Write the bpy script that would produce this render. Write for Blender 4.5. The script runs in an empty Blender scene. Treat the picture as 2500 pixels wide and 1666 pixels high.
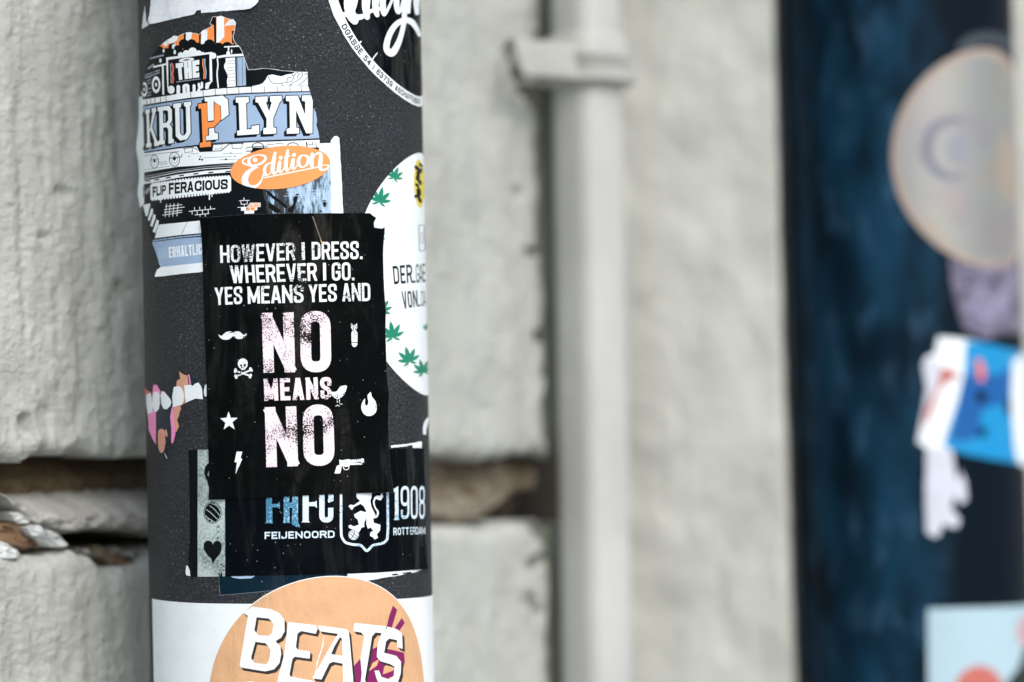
import bpy, bmesh, math, random
import numpy as np
from mathutils import Vector, Matrix, geometry

random.seed(7)
sc = bpy.context.scene
# ------------------------------------------------------------------ camera
F_PX, CX, CY = 7450.0, 1250.0, 833.0          # focal length and centre in photo pixels
cam_d = bpy.data.cameras.new('camera')
cam = bpy.data.objects.new('camera', cam_d)
sc.collection.objects.link(cam)
cam_d.sensor_width = 36.0
cam_d.lens = 36.0 * F_PX / 2500.0
cam_d.clip_start, cam_d.clip_end = 0.05, 400.0
CAM = Vector((0, 0, 1.5))
M_ROT = Matrix.Rotation(math.radians(90 + 1.2), 3, 'X') @ Matrix.Rotation(math.radians(-1.24), 3, 'Z')
cam.matrix_world = Matrix.Translation(CAM) @ M_ROT.to_4x4()
cam_d.dof.use_dof = True
cam_d.dof.focus_distance = 1.143
cam_d.dof.aperture_fstop = 3.6
cam_d.dof.aperture_blades = 9
sc.camera = cam
# ------------------------------------------------------------------ sky, sun, exposure
world = bpy.data.worlds.new('World')
sc.world = world
world.use_nodes = True
wn = world.node_tree
sky = wn.nodes.new('ShaderNodeTexSky')
sky.sky_type = 'NISHITA'
sky.sun_disc = False
SUN_DIR = Vector((0.36, -0.70, 0.72)).normalized()     # towards the sun
sky.sun_elevation = math.asin(SUN_DIR.z)
sky.sun_rotation = math.atan2(SUN_DIR.x, SUN_DIR.y)
sky.air_density, sky.dust_density, sky.ozone_density = 1.0, 2.2, 1.0
wn.links.new(sky.outputs[0], wn.nodes['Background'].inputs[0])
wn.nodes['Background'].inputs[1].default_value = 0.15
sun_d = bpy.data.lights.new('sun', 'SUN')
sun_d.energy = 1.5
sun_d.angle = math.radians(36)
sun_d.color = (1.0, 0.985, 0.97)
sun = bpy.data.objects.new('sun', sun_d)
sun.rotation_euler = SUN_DIR.to_track_quat('Z', 'Y').to_euler()
sun.location = (2, -2, 5)
sc.collection.objects.link(sun)
sc.view_settings.view_transform = 'Standard'
sc.view_settings.look = 'None'
sc.view_settings.gamma = 1.0
sc.view_settings.exposure = 0.50
sc.render.engine = 'CYCLES'

# ------------------------------------------------------------------ small helpers
def link(o, parent=None):
    sc.collection.objects.link(o)
    if parent is not None:
        o.parent = parent
    return o
def tag(o, label=None, cat=None, group=None, kind=None):
    if label: o['label'] = label
    if cat: o['category'] = cat
    if group: o['group'] = group
    if kind: o['kind'] = kind
    return o
def empty(name, loc, **kw):
    o = bpy.data.objects.new(name, None)
    o.empty_display_size = 0.02
    o.location = loc
    link(o)
    tag(o, **kw)
    return o
def mesh_obj(name, verts, faces, mats, parent=None, origin=(0, 0, 0), fm=None, uvs=None, smooth=False):
    me = bpy.data.meshes.new(name)
    og = Vector(origin)
    me.from_pydata([tuple(Vector(v) - og) for v in verts], [], faces)
    for m in (mats if isinstance(mats, (list, tuple)) else [mats]):
        me.materials.append(m)
    if fm is not None:
        me.polygons.foreach_set('material_index', fm)
    if uvs is not None:
        ul = me.uv_layers.new(name='UVMap')
        li = np.zeros(len(me.loops), dtype=np.int32)
        me.loops.foreach_get('vertex_index', li)
        ul.data.foreach_set('uv', np.asarray(uvs, dtype=np.float32)[li].ravel())
    if smooth:
        me.polygons.foreach_set('use_smooth', [True] * len(me.polygons))
    me.update()
    o = bpy.data.objects.new(name, me)
    link(o, parent)
    if parent is None:
        o.location = og
    return o

def lin(r, g, b, k=1.0):
    f = lambda c: (c / 255 / 12.92 if c / 255 <= 0.04045 else ((c / 255 + 0.055) / 1.055) ** 2.4) * k
    return (f(r), f(g), f(b))

# ------------------------------------------------------------------ node material builder
class Mat:
    def __init__(s, name):
        s.m = bpy.data.materials.new(name)
        s.m.use_nodes = True
        s.nt = s.m.node_tree
        s.b = s.nt.nodes['Principled BSDF']
        s.tc = s.nt.nodes.new('ShaderNodeTexCoord')
    def n(s, t, **kw):
        x = s.nt.nodes.new(t)
        for k, v in kw.items():
            if k.startswith('i_'):
                key = k[2:]
                x.inputs[int(key) if key.isdigit() else key].default_value = v
            else:
                setattr(x, k, v)
        return x
    def l(s, a, b):
        s.nt.links.new(a, b)
    def vec(s, src='UV', scale=(1, 1, 1), rot=(0, 0, 0)):
        mp = s.n('ShaderNodeMapping')
        mp.inputs['Scale'].default_value = scale
        mp.inputs['Rotation'].default_value = rot
        s.l(s.tc.outputs[src], mp.inputs[0])
        return mp.outputs[0]
    def noise(s, v, scale, detail=4, rough=0.55, dist=0.0):
        x = s.n('ShaderNodeTexNoise')
        x.inputs['Scale'].default_value = scale
        x.inputs['Detail'].default_value = detail
        x.inputs['Roughness'].default_value = rough
        x.inputs['Distortion'].default_value = dist
        s.l(v, x.inputs['Vector'])
        return x.outputs[0]
    def ramp(s, f, stops):
        r = s.n('ShaderNodeValToRGB')
        e = r.color_ramp.elements
        while len(e) < len(stops):
            e.new(0.5)
        for i, (p, c) in enumerate(stops):
            e[i].position = p
            e[i].color = (c, c, c, 1) if isinstance(c, (int, float)) else (*c, 1)
        s.l(f, r.inputs[0])
        return r.outputs[0]
    def mix(s, f, a, b, mode='MIX'):
        x = s.n('ShaderNodeMix', data_type='RGBA', blend_type=mode)
        if isinstance(f, (int, float)): x.inputs[0].default_value = f
        else: s.l(f, x.inputs[0])
        for i, c in ((6, a), (7, b)):
            if isinstance(c, tuple): x.inputs[i].default_value = (*c, 1)
            else: s.l(c, x.inputs[i])
        return x.outputs[2]
    def math(s, op, a, b=0.0):
        x = s.n('ShaderNodeMath', operation=op)
        for i, c in ((0, a), (1, b)):
            if isinstance(c, (int, float)): x.inputs[i].default_value = c
            else: s.l(c, x.inputs[i])
        return x.outputs[0]
    def col(s, c):
        if isinstance(c, tuple): s.b.inputs['Base Color'].default_value = (*c, 1)
        else: s.l(c, s.b.inputs['Base Color'])
    def rough(s, c):
        if isinstance(c, (int, float)): s.b.inputs['Roughness'].default_value = c
        else: s.l(c, s.b.inputs['Roughness'])
    def bump(s, h, strength=0.3, dist=0.001, prev=None):
        x = s.n('ShaderNodeBump')
        x.inputs['Strength'].default_value = strength
        x.inputs['Distance'].default_value = dist
        s.l(h, x.inputs['Height'])
        if prev is not None: s.l(prev, x.inputs['Normal'])
        s.l(x.outputs[0], s.b.inputs['Normal'])
        return x.outputs[0]

# print UVs are metres * 10 on the unrolled pole (0.1 m = 1)
_mc = {}
def paper(name, c, rough=0.5, spec=0.35, dirt=0.12, bump=0.15):
    """matte or satin sticker paper in one printed colour, faintly soiled"""
    if name in _mc: return _mc[name]
    m = Mat(name)
    v = m.vec('UV')
    big = m.noise(v, 9, 5, 0.6)
    spots = m.ramp(m.noise(v, 170, 2, 0.5), [(0.30, 1.0), (0.36, 0.0)])
    dk = tuple(x * 0.62 + 0.01 for x in c)
    base = m.mix(m.math('MULTIPLY', m.ramp(big, [(0.42, 0.0), (0.75, 1.0)]), dirt * 2.2), c, dk)
    base = m.mix(m.math('MULTIPLY', spots, dirt * 1.4), base, dk)
    m.col(base)
    m.rough(m.ramp(big, [(0.3, rough - 0.08), (0.7, rough + 0.12)]))
    m.b.inputs['Specular IOR Level'].default_value = spec
    w = m.noise(m.vec('UV', (10, 3, 1)), 2.2, 4, 0.6, 0.4)
    m.bump(w, bump, 0.0008)
    _mc[name] = m.m
    return m.m
def vinyl(name, c, rough=0.13, spec=0.07, rip=1.0, tint=None, specks=True):
    """glossy vinyl with upright ripples and specks of dust"""
    if name in _mc: return _mc[name]
    m = Mat(name)
    v = m.vec('UV')
    # pale dust specks
    vo = m.n('ShaderNodeTexVoronoi', feature='F1')
    vo.inputs['Scale'].default_value = 46
    m.l(v, vo.inputs['Vector'])
    sel = m.ramp(m.noise(v, 31, 1), [(0.56, 0.0), (0.60, 1.0)])
    dot = m.ramp(vo.outputs['Distance'], [(0.07, 1.0), (0.11, 0.0)])
    dust = m.math('MULTIPLY', sel, dot)
    haze = m.ramp(m.noise(v, 7, 6, 0.65), [(0.48, 0.0), (0.8, 1.0)])
    base = m.mix(m.math('MULTIPLY', haze, 0.10), c, tint or (0.03, 0.034, 0.034))
    if specks:
        base = m.mix(m.math('MULTIPLY', dust, 0.55), base, (0.5, 0.52, 0.52))
    m.col(base)
    m.rough(m.ramp(m.noise(v, 14, 5, 0.6), [(0.35, rough), (0.75, rough + 0.22)]))
    gl = m.ramp(m.noise(m.vec('UV', (4, 0.9, 1)), 1.8, 5, 0.65, 0.9), [(0.52, spec * 0.2), (0.70, spec * 4.0)])
    m.l(gl, m.b.inputs['Specular IOR Level'])
    w1 = m.noise(m.vec('UV', (9, 0.8, 1)), 1.5, 3, 0.55, 1.2)
    w2 = m.noise(m.vec('UV', (5, 9, 1)), 2.2, 5, 0.6, 0.8)
    zone = m.ramp(m.noise(v, 1.6, 2, 0.5), [(0.45, 0.0), (0.62, 1.0)])
    h = m.math('ADD', w1, m.math('MULTIPLY', m.math('MULTIPLY', w2, zone), 0.35))
    m.bump(h, rip, 0.0010)
    _mc[name] = m.m
    return m.m
def worn_ink(name, c, under, amount=0.5, blot=5.0, grain=60):
    """letterpress-style ink with grainy flecks missing in patches"""
    if name in _mc: return _mc[name]
    m = Mat(name)
    v = m.vec('UV')
    patch = m.noise(v, blot, 3, 0.6)
    gr = m.noise(v, grain, 3, 0.6)
    th = m.math('ADD', gr, m.math('MULTIPLY', m.math('SUBTRACT', patch, 0.5), 0.95))
    miss = m.ramp(th, [(0.62 + (0.5 - amount) * 0.2, 0.0), (0.64 + (0.5 - amount) * 0.2, 1.0)])
    m.col(m.mix(miss, c, under))
    m.rough(0.34)
    m.b.inputs['Specular IOR Level'].default_value = 0.15
    w1 = m.noise(m.vec('UV', (9, 0.8, 1)), 1.5, 3, 0.55, 1.2)
    m.bump(w1, 0.4, 0.0015)
    _mc[name] = m.m
    return m.m

# ------------------------------------------------------------------ poles and the projection of print onto them
def ray(px, py):
    return (M_ROT @ Vector(((px - CX) / F_PX, -(py - CY) / F_PX, -1.0))).normalized()
class Pole:
    def __init__(s, base, axis, R, cpx):
        s.base = Vector(base); s.ax = Vector(axis).normalized(); s.R = R
        # frame across the axis: e1 to the right as seen, e2 towards the camera
        toc = (CAM - s.base); toc -= toc.dot(s.ax) * s.ax
        s.e2 = toc.normalized(); s.e1 = -s.e2.cross(s.ax)
        if s.e1.x < 0: s.e1 = -s.e1
        s.lim = math.acos(R / toc.length) * 0.985
    def hit(s, px, py):
        """photo pixel -> (arc length a, height h) on the unrolled surface, metres"""
        d = ray(px, py); o = CAM - s.base
        ox, oy = o.dot(s.e1), o.dot(s.e2)
        dx, dy = d.dot(s.e1), d.dot(s.e2)
        A = dx * dx + dy * dy; B = ox * dx + oy * dy; C = ox * ox + oy * oy - s.R ** 2
        D = B * B - A * C
        if D >= 0:
            t = (-B - math.sqrt(D)) / A
            x, y = ox + dx * t, oy + dy * t
            th = math.atan2(x, y)
            if abs(th) <= s.lim:
                return (s.R * th, o.dot(s.ax) + d.dot(s.ax) * t)
        # past the visible limb: carry on round the back in proportion
        t = -B / A
        x = ox + dx * t
        over = abs(x) - s.R * math.sin(s.lim)
        th = s.lim + max(over, 0) / s.R * 3.0
        return (math.copysign(s.R * th, x), o.dot(s.ax) + d.dot(s.ax) * t)
    def pt(s, a, h, lift=0.0):
        th = a / s.R; r = s.R + lift
        return s.base + s.ax * h + s.e1 * (math.sin(th) * r) + s.e2 * (math.cos(th) * r)

D1 = 1.191
P1 = Pole(((698.5 - CX) / F_PX * D1, D1, 0), (0, 0, 1), 0.055, 0)
D2 = 1.465
_b2 = ray(2215, 833); _t = D2 / _b2.y
_c2 = CAM + _b2 * _t
AX2 = Vector((-math.sin(math.radians(0.38)), 0, math.cos(math.radians(0.38))))
P2 = Pole(_c2 - AX2 * (_c2.z / AX2.z), AX2, 0.055, 0)

# ------------------------------------------------------------------ 2-D drawing that becomes geometry
def Z(ox, oy, k):
    return lambda pts: [(ox + x / k, oy + y / k) for x, y in pts]
def _ngon(cx, cy, rx, ry=None, n=20, rot=0.0):
    ry = rx if ry is None else ry
    c, s_ = math.cos(rot), math.sin(rot)
    out = []
    for i in range(n):
        a = 2 * math.pi * i / n
        x, y = rx * math.cos(a), ry * math.sin(a)
        out.append((cx + x * c - y * s_, cy + x * s_ + y * c))
    return out
def _stroke(pts, w, caps=True, closed=False, round_=False):
    """polygons (one quad per segment, discs at bends) for a pen of width w; w may be a list"""
    ws = w if isinstance(w, (list, tuple)) else [w] * len(pts)
    n = len(pts); polys = []
    segs = [(i, (i + 1) % n) for i in range(n if closed else n - 1)]
    for k, (i, j) in enumerate(segs):
        (x0, y0), (x1, y1) = pts[i], pts[j]
        L = math.hypot(x1 - x0, y1 - y0)
        if L < 1e-9: continue
        ux, uy = (x1 - x0) / L, (y1 - y0) / L
        a, b = ws[i] / 2, ws[j] / 2
        if caps and not closed and not round_:
            if k == 0: x0, y0 = x0 - ux * a, y0 - uy * a
            if k == len(segs) - 1: x1, y1 = x1 + ux * b, y1 + uy * b
        polys.append([(x0 - uy * a, y0 + ux * a), (x1 - uy * b, y1 + ux * b), (x1 + uy * b, y1 - ux * b), (x0 + uy * a, y0 - ux * a)])
    for i in range(n):
        if closed or 0 < i < n - 1 or round_:
            polys.append(_ngon(pts[i][0], pts[i][1], ws[i] / 2 * 0.999, n=10 if ws[i] < 12 else 14, rot=0.13 * i))
    return polys
def _smooth(pts, w=None, k=5):
    """Catmull-Rom through pts (and widths)"""
    ws = w if isinstance(w, (list, tuple)) else [w or 1] * len(pts)
    P = [pts[0]] + list(pts) + [pts[-1]]; W = [ws[0]] + list(ws) + [ws[-1]]
    op, ow = [], []
    for i in range(1, len(P) - 2):
        for j in range(k):
            t = j / k
            f = lambda a, b, c, d: 0.5 * (2 * b + (c - a) * t + (2 * a - 5 * b + 4 * c - d) * t * t + (3 * b - a - 3 * c + d) * t ** 3)
            op.append((f(P[i - 1][0], P[i][0], P[i + 1][0], P[i + 2][0]), f(P[i - 1][1], P[i][1], P[i + 1][1], P[i + 2][1])))
            ow.append(max(0.5, f(W[i - 1], W[i], W[i + 1], W[i + 2])))
    op.append(pts[-1]); ow.append(ws[-1])
    return op, ow
def _rnd(pts, r, k=4, closed=False):
    out = []; n = len(pts)
    for i in range(n):
        if not closed and i in (0, n - 1):
            out.append(pts[i]); continue
        p0, p, p1 = pts[i - 1], pts[i], pts[(i + 1) % n]
        d0 = math.hypot(p0[0] - p[0], p0[1] - p[1]); d1 = math.hypot(p1[0] - p[0], p1[1] - p[1])
        r0 = min(r, d0 * 0.499, d1 * 0.499)
        a = (p[0] + (p0[0] - p[0]) / d0 * r0, p[1] + (p0[1] - p[1]) / d0 * r0)
        b = (p[0] + (p1[0] - p[0]) / d1 * r0, p[1] + (p1[1] - p[1]) / d1 * r0)
        for j in range(k + 1):
            t = j / k
            out.append(((1 - t) ** 2 * a[0] + 2 * t * (1 - t) * p[0] + t * t * b[0], (1 - t) ** 2 * a[1] + 2 * t * (1 - t) * p[1] + t * t * b[1]))
    return out
# stroke alphabet: (width factor, [(rounded?, closed?, points)])
S_, R_, C_ = (0, 0), (1, 0), (1, 1)
GL = {
 'A': (1.0, [(S_, [(-.02, -.1), (.5, 1.16)]), (S_, [(.5, 1.16), (1.02, -.1)]), (S_, [(.3, .22), (.7, .22)])]),
 'B': (1.0, [(S_, [(0, 0), (0, 1)]), (R_, [(0, 1), (.95, 1), (.95, .52), (0, .52)]), (R_, [(0, .52), (1, .52), (1, 0), (0, 0)])]),
 'C': (1.0, [(R_, [(1, .74), (1, 1), (0, 1), (0, 0), (1, 0), (1, .26)])]),
 'D': (1.0, [(S_, [(0, 0), (0, 1)]), (R_, [(0, 1), (1, 1), (1, 0), (0, 0)])]),
 'E': (.82, [(S_, [(0, 0), (0, 1)]), (S_, [(0, 1), (1, 1)]), (S_, [(0, .5), (.85, .5)]), (S_, [(0, 0), (1, 0)])]),
 'F': (.80, [(S_, [(0, 0), (0, 1)]), (S_, [(0, 1), (1, 1)]), (S_, [(0, .5), (.85, .5)])]),
 'G': (1.0, [(R_, [(1, .74), (1, 1), (0, 1), (0, 0), (1, 0), (1, .42)]), (S_, [(.65, .45), (1, .45)])]),
 'H': (1.0, [(S_, [(0, 0), (0, 1)]), (S_, [(1, 0), (1, 1)]), (S_, [(0, .5), (1, .5)])]),
 'I': (.0, [(S_, [(.5, 0), (.5, 1)])]),
 'J': (.8, [(R_, [(1, 1), (1, 0), (0, 0), (0, .2)])]),
 'K': (1.0, [(S_, [(0, 0), (0, 1)]), (S_, [(0, .35), (1, 1.05)]), (S_, [(.35, .6), (1, -.05)])]),
 'L': (.8, [(S_, [(0, 0), (0, 1)]), (S_, [(0, 0), (1, 0)])]),
 'M': (1.35, [(S_, [(0, 0), (0, 1)]), (S_, [(0, 1), (.5, .1)]), (S_, [(.5, .1), (1, 1)]), (S_, [(1, 0), (1, 1)])]),
 'N': (1.08, [(S_, [(0, 0), (0, 1)]), (S_, [(.0, 1), (1, 0)]), (S_, [(1, 0), (1, 1)])]),
 'O': (1.0, [(C_, [(0, 0), (0, 1), (1, 1), (1, 0)])]),
 'P': (1.0, [(S_, [(0, 0), (0, 1)]), (R_, [(0, 1), (1, 1), (1, .45), (0, .45)])]),
 'R': (1.0, [(S_, [(0, 0), (0, 1)]), (R_, [(0, 1), (1, 1), (1, .47), (0, .47)]), (S_, [(.62, .5), (1.0, -.05)])]),
 'S': (1.0, [(R_, [(1, .74), (1, 1), (0, 1), (0, .58), (1, .42), (1, 0), (0, 0), (0, .26)])]),
 'T': (.9, [(S_, [(.5, 0), (.5, 1)]), (S_, [(0, 1), (1, 1)])]),
 'U': (1.0, [(R_, [(0, 1), (0, 0), (1, 0), (1, 1)])]),
 'V': (1.05, [(S_, [(0, 1.1), (.5, -.16)]), (S_, [(.5, -.16), (1, 1.1)])]),
 'W': (1.6, [(S_, [(0, 1.1), (.26, -.14)]), (S_, [(.26, -.14), (.5, 1.1)]), (S_, [(.5, 1.1), (.74, -.14)]), (S_, [(.74, -.14), (1, 1.1)])]),
 'Y': (1.05, [(S_, [(0, 1.1), (.5, .38)]), (S_, [(1, 1.1), (.5, .38)]), (S_, [(.5, .45), (.5, 0)])]),
 '0': (1.0, [(C_, [(0, 0), (0, 1), (1, 1), (1, 0)])]),
 '1': (.5, [(S_, [(.7, 0), (.7, 1)]), (S_, [(.7, 1), (0, .82)])]),
 '3': (1.0, [(R_, [(0, .8), (0, 1), (1, 1), (1, .52), (.4, .52)]), (R_, [(.4, .52), (1, .52), (1, 0), (0, 0), (0, .2)])]),
 '4': (1.0, [(S_, [(.75, 0), (.75, 1)]), (S_, [(.75, 1), (0, .3)]), (S_, [(0, .28), (1, .28)])]),
 '5': (1.0, [(S_, [(0, 1), (1, 1)]), (S_, [(0, 1), (0, .6)]), (R_, [(0, .6), (1, .6), (1, 0), (0, 0), (0, .2)])]),
 '6': (1.0, [(C_, [(0, 0), (0, .57), (1, .57), (1, 0)]), (R_, [(0, .3), (0, 1), (1, 1), (1, .8)])]),
 '7': (1.0, [(S_, [(0, 1), (1, 1)]), (S_, [(1, 1), (.4, 0)])]),
 '8': (1.0, [(C_, [(0, 0), (0, .52), (1, .52), (1, 0)]), (C_, [(0, .52), (0, 1), (1, 1), (1, .52)])]),
 '9': (1.0, [(C_, [(0, .43), (0, 1), (1, 1), (1, .43)]), (R_, [(0, .2), (0, 0), (1, 0), (1, .7)])]),
 '.': (.0, [(S_, [(.5, 0), (.5, .001)])]),
 '|': (.0, [(S_, [(.5, 0), (.5, 1)])]),
 '_': (.8, [(S_, [(0, 0), (1, 0)])]),
 '-': (.5, [(S_, [(0, .5), (1, .5)])]),
 ' ': (.55, []),
}
GL['Ä'] = (1.0, [(S_, [(-.02, -.1), (.5, .93)]), (S_, [(.5, .93), (1.02, -.1)]), (S_, [(.3, .18), (.7, .18)]), (S_, [(.2, 1.02), (.2, 1.021)]), (S_, [(.8, 1.02), (.8, 1.021)])])
def _clip_y(poly, lo, hi):
    for sgn, lim in ((1, lo), (-1, hi)):
        out = []
        for i in range(len(poly)):
            p, q = poly[i - 1], poly[i]
            ip, iq = sgn * (p[1] - lim) >= -1e-9, sgn * (q[1] - lim) >= -1e-9
            if ip != iq:
                t = (lim - p[1]) / (q[1] - p[1])
                out.append((p[0] + (q[0] - p[0]) * t, lim))
            if iq: out.append(q)
        poly = out
        if len(poly) < 3: return None
    return poly
def text_polys(txt, t=0.16, gap=0.09, ratio=None, cw=None):
    """polygons in a box: x in 0..1, y in 0..1 (up). ratio = box width / height"""
    ks = [GL[c][0] for c in txt]
    free = sum(1 for k in ks if k > 0)
    if cw is None:
        cw = (ratio - gap * (len(txt) - 1) - t * len(txt)) / max(sum(ks), 1e-6)   # centre-line width of a unit letter
        cw = max(cw, 0.02)
    x = 0; out = []
    for c, k in zip(txt, ks):
        w = cw * k
        for (rc, cl), pts in GL[c][1]:
            pp = [(x + t / 2 + px_ * w, t / 2 + py_ * (1 - t)) for px_, py_ in pts]
            if rc: pp = _rnd(pp, min(w * 0.62, 0.3), 4, bool(cl))
            for q in _stroke(pp, t, caps=True, closed=bool(cl)):
                q = _clip_y(q, 0, 1)
                if q: out.append((c, q))
        x += w + t + gap
    tot = x - gap
    return [[(px_ / tot, py_) for px_, py_ in q] for c, q in out], tot

class Art:
    def __init__(s, pole, outline, mat, part='sheet'):
        s.nt = 0; s.pole = pole; s.items = [(outline, part, mat)]
    def poly(s, pts, mat, part='sheet'):
        s.items.append((pts, part, mat)); return s
    def polys(s, L, mat, part='sheet'):
        for p in L: s.items.append((p, part, mat))
        return s
    def stroke(s, pts, w, mat, part='sheet', **kw):
        return s.polys(_stroke(pts, w, **kw), mat, part)
    def curve(s, pts, w, mat, part='sheet', k=5, **kw):
        p, ww = _smooth(pts, w, k)
        return s.polys(_stroke(p, ww, round_=True), mat, part)
    def disc(s, cx, cy, rx, ry=None, mat=None, part='sheet', n=24, rot=0):
        return s.poly(_ngon(cx, cy, rx, ry, n, rot), mat, part)
    def text(s, txt, quad, mat, part='lettering', t=0.16, gap=0.09, extra=()):
        """quad = TL, TR, BR, BL in photo pixels"""
        TL, TR, BR, BL = quad
        u = [s.pole.hit(*p) for p in quad]
        W = (math.dist(u[0], u[1]) + math.dist(u[3], u[2])) / 2; H = (math.dist(u[0], u[3]) + math.dist(u[1], u[2])) / 2
        P, _ = text_polys(txt, t, gap, W / H)
        s.nt += 1; part = '%s#%d' % (part, s.nt)
        f = lambda u, v: tuple((1 - u) * ((1 - v) * BL[i] + v * TL[i]) + u * ((1 - v) * BR[i] + v * TR[i]) for i in (0, 1))
        for q in P: s.items.append(([f(u, v) for u, v in q], part, mat))
        return s
    def build(s, name, label, cat, level, group=None, names=None, step=0.0025, lift0=0.00017, skirt=True, peel=()):
        P = s.pole
        verts, faces, edges = [], [], []
        for (pts, part, mat) in s.items:
            q = []
            n = len(pts)
            for i in range(n):                                  # densify long edges
                (x0, y0), (x1, y1) = pts[i], pts[(i + 1) % n]
                L = math.hypot(x1 - x0, y1 - y0)
                m = max(1, int(L / 14))
                for j in range(m):
                    q.append((x0 + (x1 - x0) * j / m, y0 + (y1 - y0) * j / m))
            q = [P.hit(x, y) for x, y in q]
            r = []
            for v in q:
                if not r or math.dist(v, r[-1]) > 2e-6: r.append(v)
            if len(r) > 2 and math.dist(r[0], r[-1]) < 2e-6: r.pop()
            if len(r) < 3:
                r = [(0, -9), (1e-3, -9), (0, -9.001)]
            if sum(r[i - 1][0] * r[i][1] - r[i][0] * r[i - 1][1] for i in range(len(r))) < 0: r.reverse()
            b = len(verts)
            verts += [Vector((x * 1000, y * 1000)) for x, y in r]
            faces.append(list(range(b, b + len(r))))
        n0 = len(faces[0])
        xs = [v.x for v in verts[:n0]]; ys = [v.y for v in verts[:n0]]
        st = step * 1000
        for k in range(math.ceil(min(xs) / st), math.floor(max(xs) / st) + 1):
            b = len(verts)
            verts += [Vector((k * st + 0.0007, min(ys) - 1)), Vector((k * st + 0.0007, max(ys) + 1))]
            edges.append((b, b + 1))
        if peel:
            for k in range(math.ceil(min(ys) / st), math.floor(max(ys) / st) + 1):
                b = len(verts)
                verts += [Vector((min(xs) - 1, k * st + 0.0007)), Vector((max(xs) + 1, k * st + 0.0007))]
                edges.append((b, b + 1))
        vo, eo, fo, ov, oe, of = geometry.delaunay_2d_cdt(verts, edges, faces, 0, 1e-5)
        lift = lift0 * level
        # corners and edges that have come away from the surface: (photo x, photo y, reach m, height m)
        PE = [(P.hit(x, y), r, hgt) for x, y, r, hgt in peel]
        def Lf(a, h):
            z = lift
            for (pa, ph), r, hgt in PE:
                d = math.hypot(a - pa, h - ph)
                if d < r: z += hgt * (1 - d / r) ** 2
            return z
        def Nf(u):
            a, h = u[0] / 10, u[1] / 10; th = a / P.R
            n = P.e1 * math.sin(th) + P.e2 * math.cos(th)
            if PE:
                t = P.e1 * math.cos(th) - P.e2 * math.sin(th); e = 3e-4
                n = n - t * ((Lf(a + e, h) - Lf(a - e, h)) / (2 * e)) - P.ax * ((Lf(a, h + e) - Lf(a, h - e)) / (2 * e))
            return tuple(n.normalized())
        parts = {}
        # inside the sheet's own outline? (even-odd on the triangle centres)
        vx = np.array([(v.x, v.y) for v in vo]); cen = vx[np.array([list(f) for f in fo])].mean(axis=1)
        ol = np.array([(v.x, v.y) for v in verts[:n0]]); ins = np.zeros(len(cen), bool)
        for i in range(n0):
            (xa, ya), (xb, yb) = ol[i - 1], ol[i]
            if ya == yb: continue
            c = ((ya > cen[:, 1]) != (yb > cen[:, 1])) & (cen[:, 0] < (xb - xa) * (cen[:, 1] - ya) / (yb - ya) + xa)
            ins ^= c
        for f, ids, ok in zip(fo, of, ins):
            if not ok: continue
            k = max(ids) if len(ids) else 0
            _, part, mat = s.items[k]
            parts.setdefault(part, []).append((f, mat))
        # origin of the thing: lowest middle point of its sheet
        oa, oh = (min(xs) + max(xs)) / 2000, min(ys) / 1000
        org = P.pt(oa, oh, lift)
        root = empty(name, org, label=label, cat=cat, group=group)
        xyz = [P.pt(v.x / 1000, v.y / 1000, Lf(v.x / 1000, v.y / 1000)) for v in vo]
        uvs = [(v.x / 100, v.y / 100) for v in vo]
        ecount = {}
        for part, lst in parts.items():
            for f, _ in lst:
                for i in range(3):
                    e = (f[i - 1], f[i]); ecount[tuple(sorted(e))] = ecount.get(tuple(sorted(e)), 0) + 1
        for part, lst in parts.items():
            used = {}; V = []; U = []; Fc = []; fm = []; mats = []
            def idx(i, low=False):
                key = (i, low)
                if key not in used:
                    used[key] = len(V)
                    V.append(P.pt(vo[i].x / 1000, vo[i].y / 1000, max(0.00002, Lf(vo[i].x / 1000, vo[i].y / 1000) - 0.00022)) if low else xyz[i]); U.append(uvs[i])
                return used[key]
            for f, mat in lst:
                if mat not in mats: mats.append(mat)
                Fc.append([idx(i) for i in f]); fm.append(mats.index(mat))
                if skirt:
                    for i in range(3):
                        a, b2 = f[i - 1], f[i]
                        if ecount[tuple(sorted((a, b2)))] == 1:
                            Fc.append([idx(b2), idx(a), idx(a, True), idx(b2, True)]); fm.append(mats.index(mat))
            po = mesh_obj(part.split('#')[0], [v - org for v in V], Fc, mats, root, (0, 0, 0), fm, U, smooth=True)
            po.data.normals_split_custom_set_from_vertices([Nf(u) for u in U])
        return root

# ================================================================== the wall, in its own coordinates
U_W = Vector((_c2.x - P1.base.x, _c2.y - P1.base.y, 0)).normalized()     # along the wall, away to the right
N_W = Vector((U_W.y, -U_W.x, 0))                                         # out of the wall, towards the street
O_W = Vector((P1.base.x, P1.base.y, 0)) - N_W * 0.078
def wall_sz(px, py, off=0.0):
    d = ray(px, py)
    t = ((O_W + N_W * off) - CAM).dot(N_W) / d.dot(N_W)
    p = CAM + d * t
    return ((p - O_W).dot(U_W), p.z)
def wp(s, z, h=0.0):
    return O_W + U_W * s + N_W * h + Vector((0, 0, z))

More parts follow.
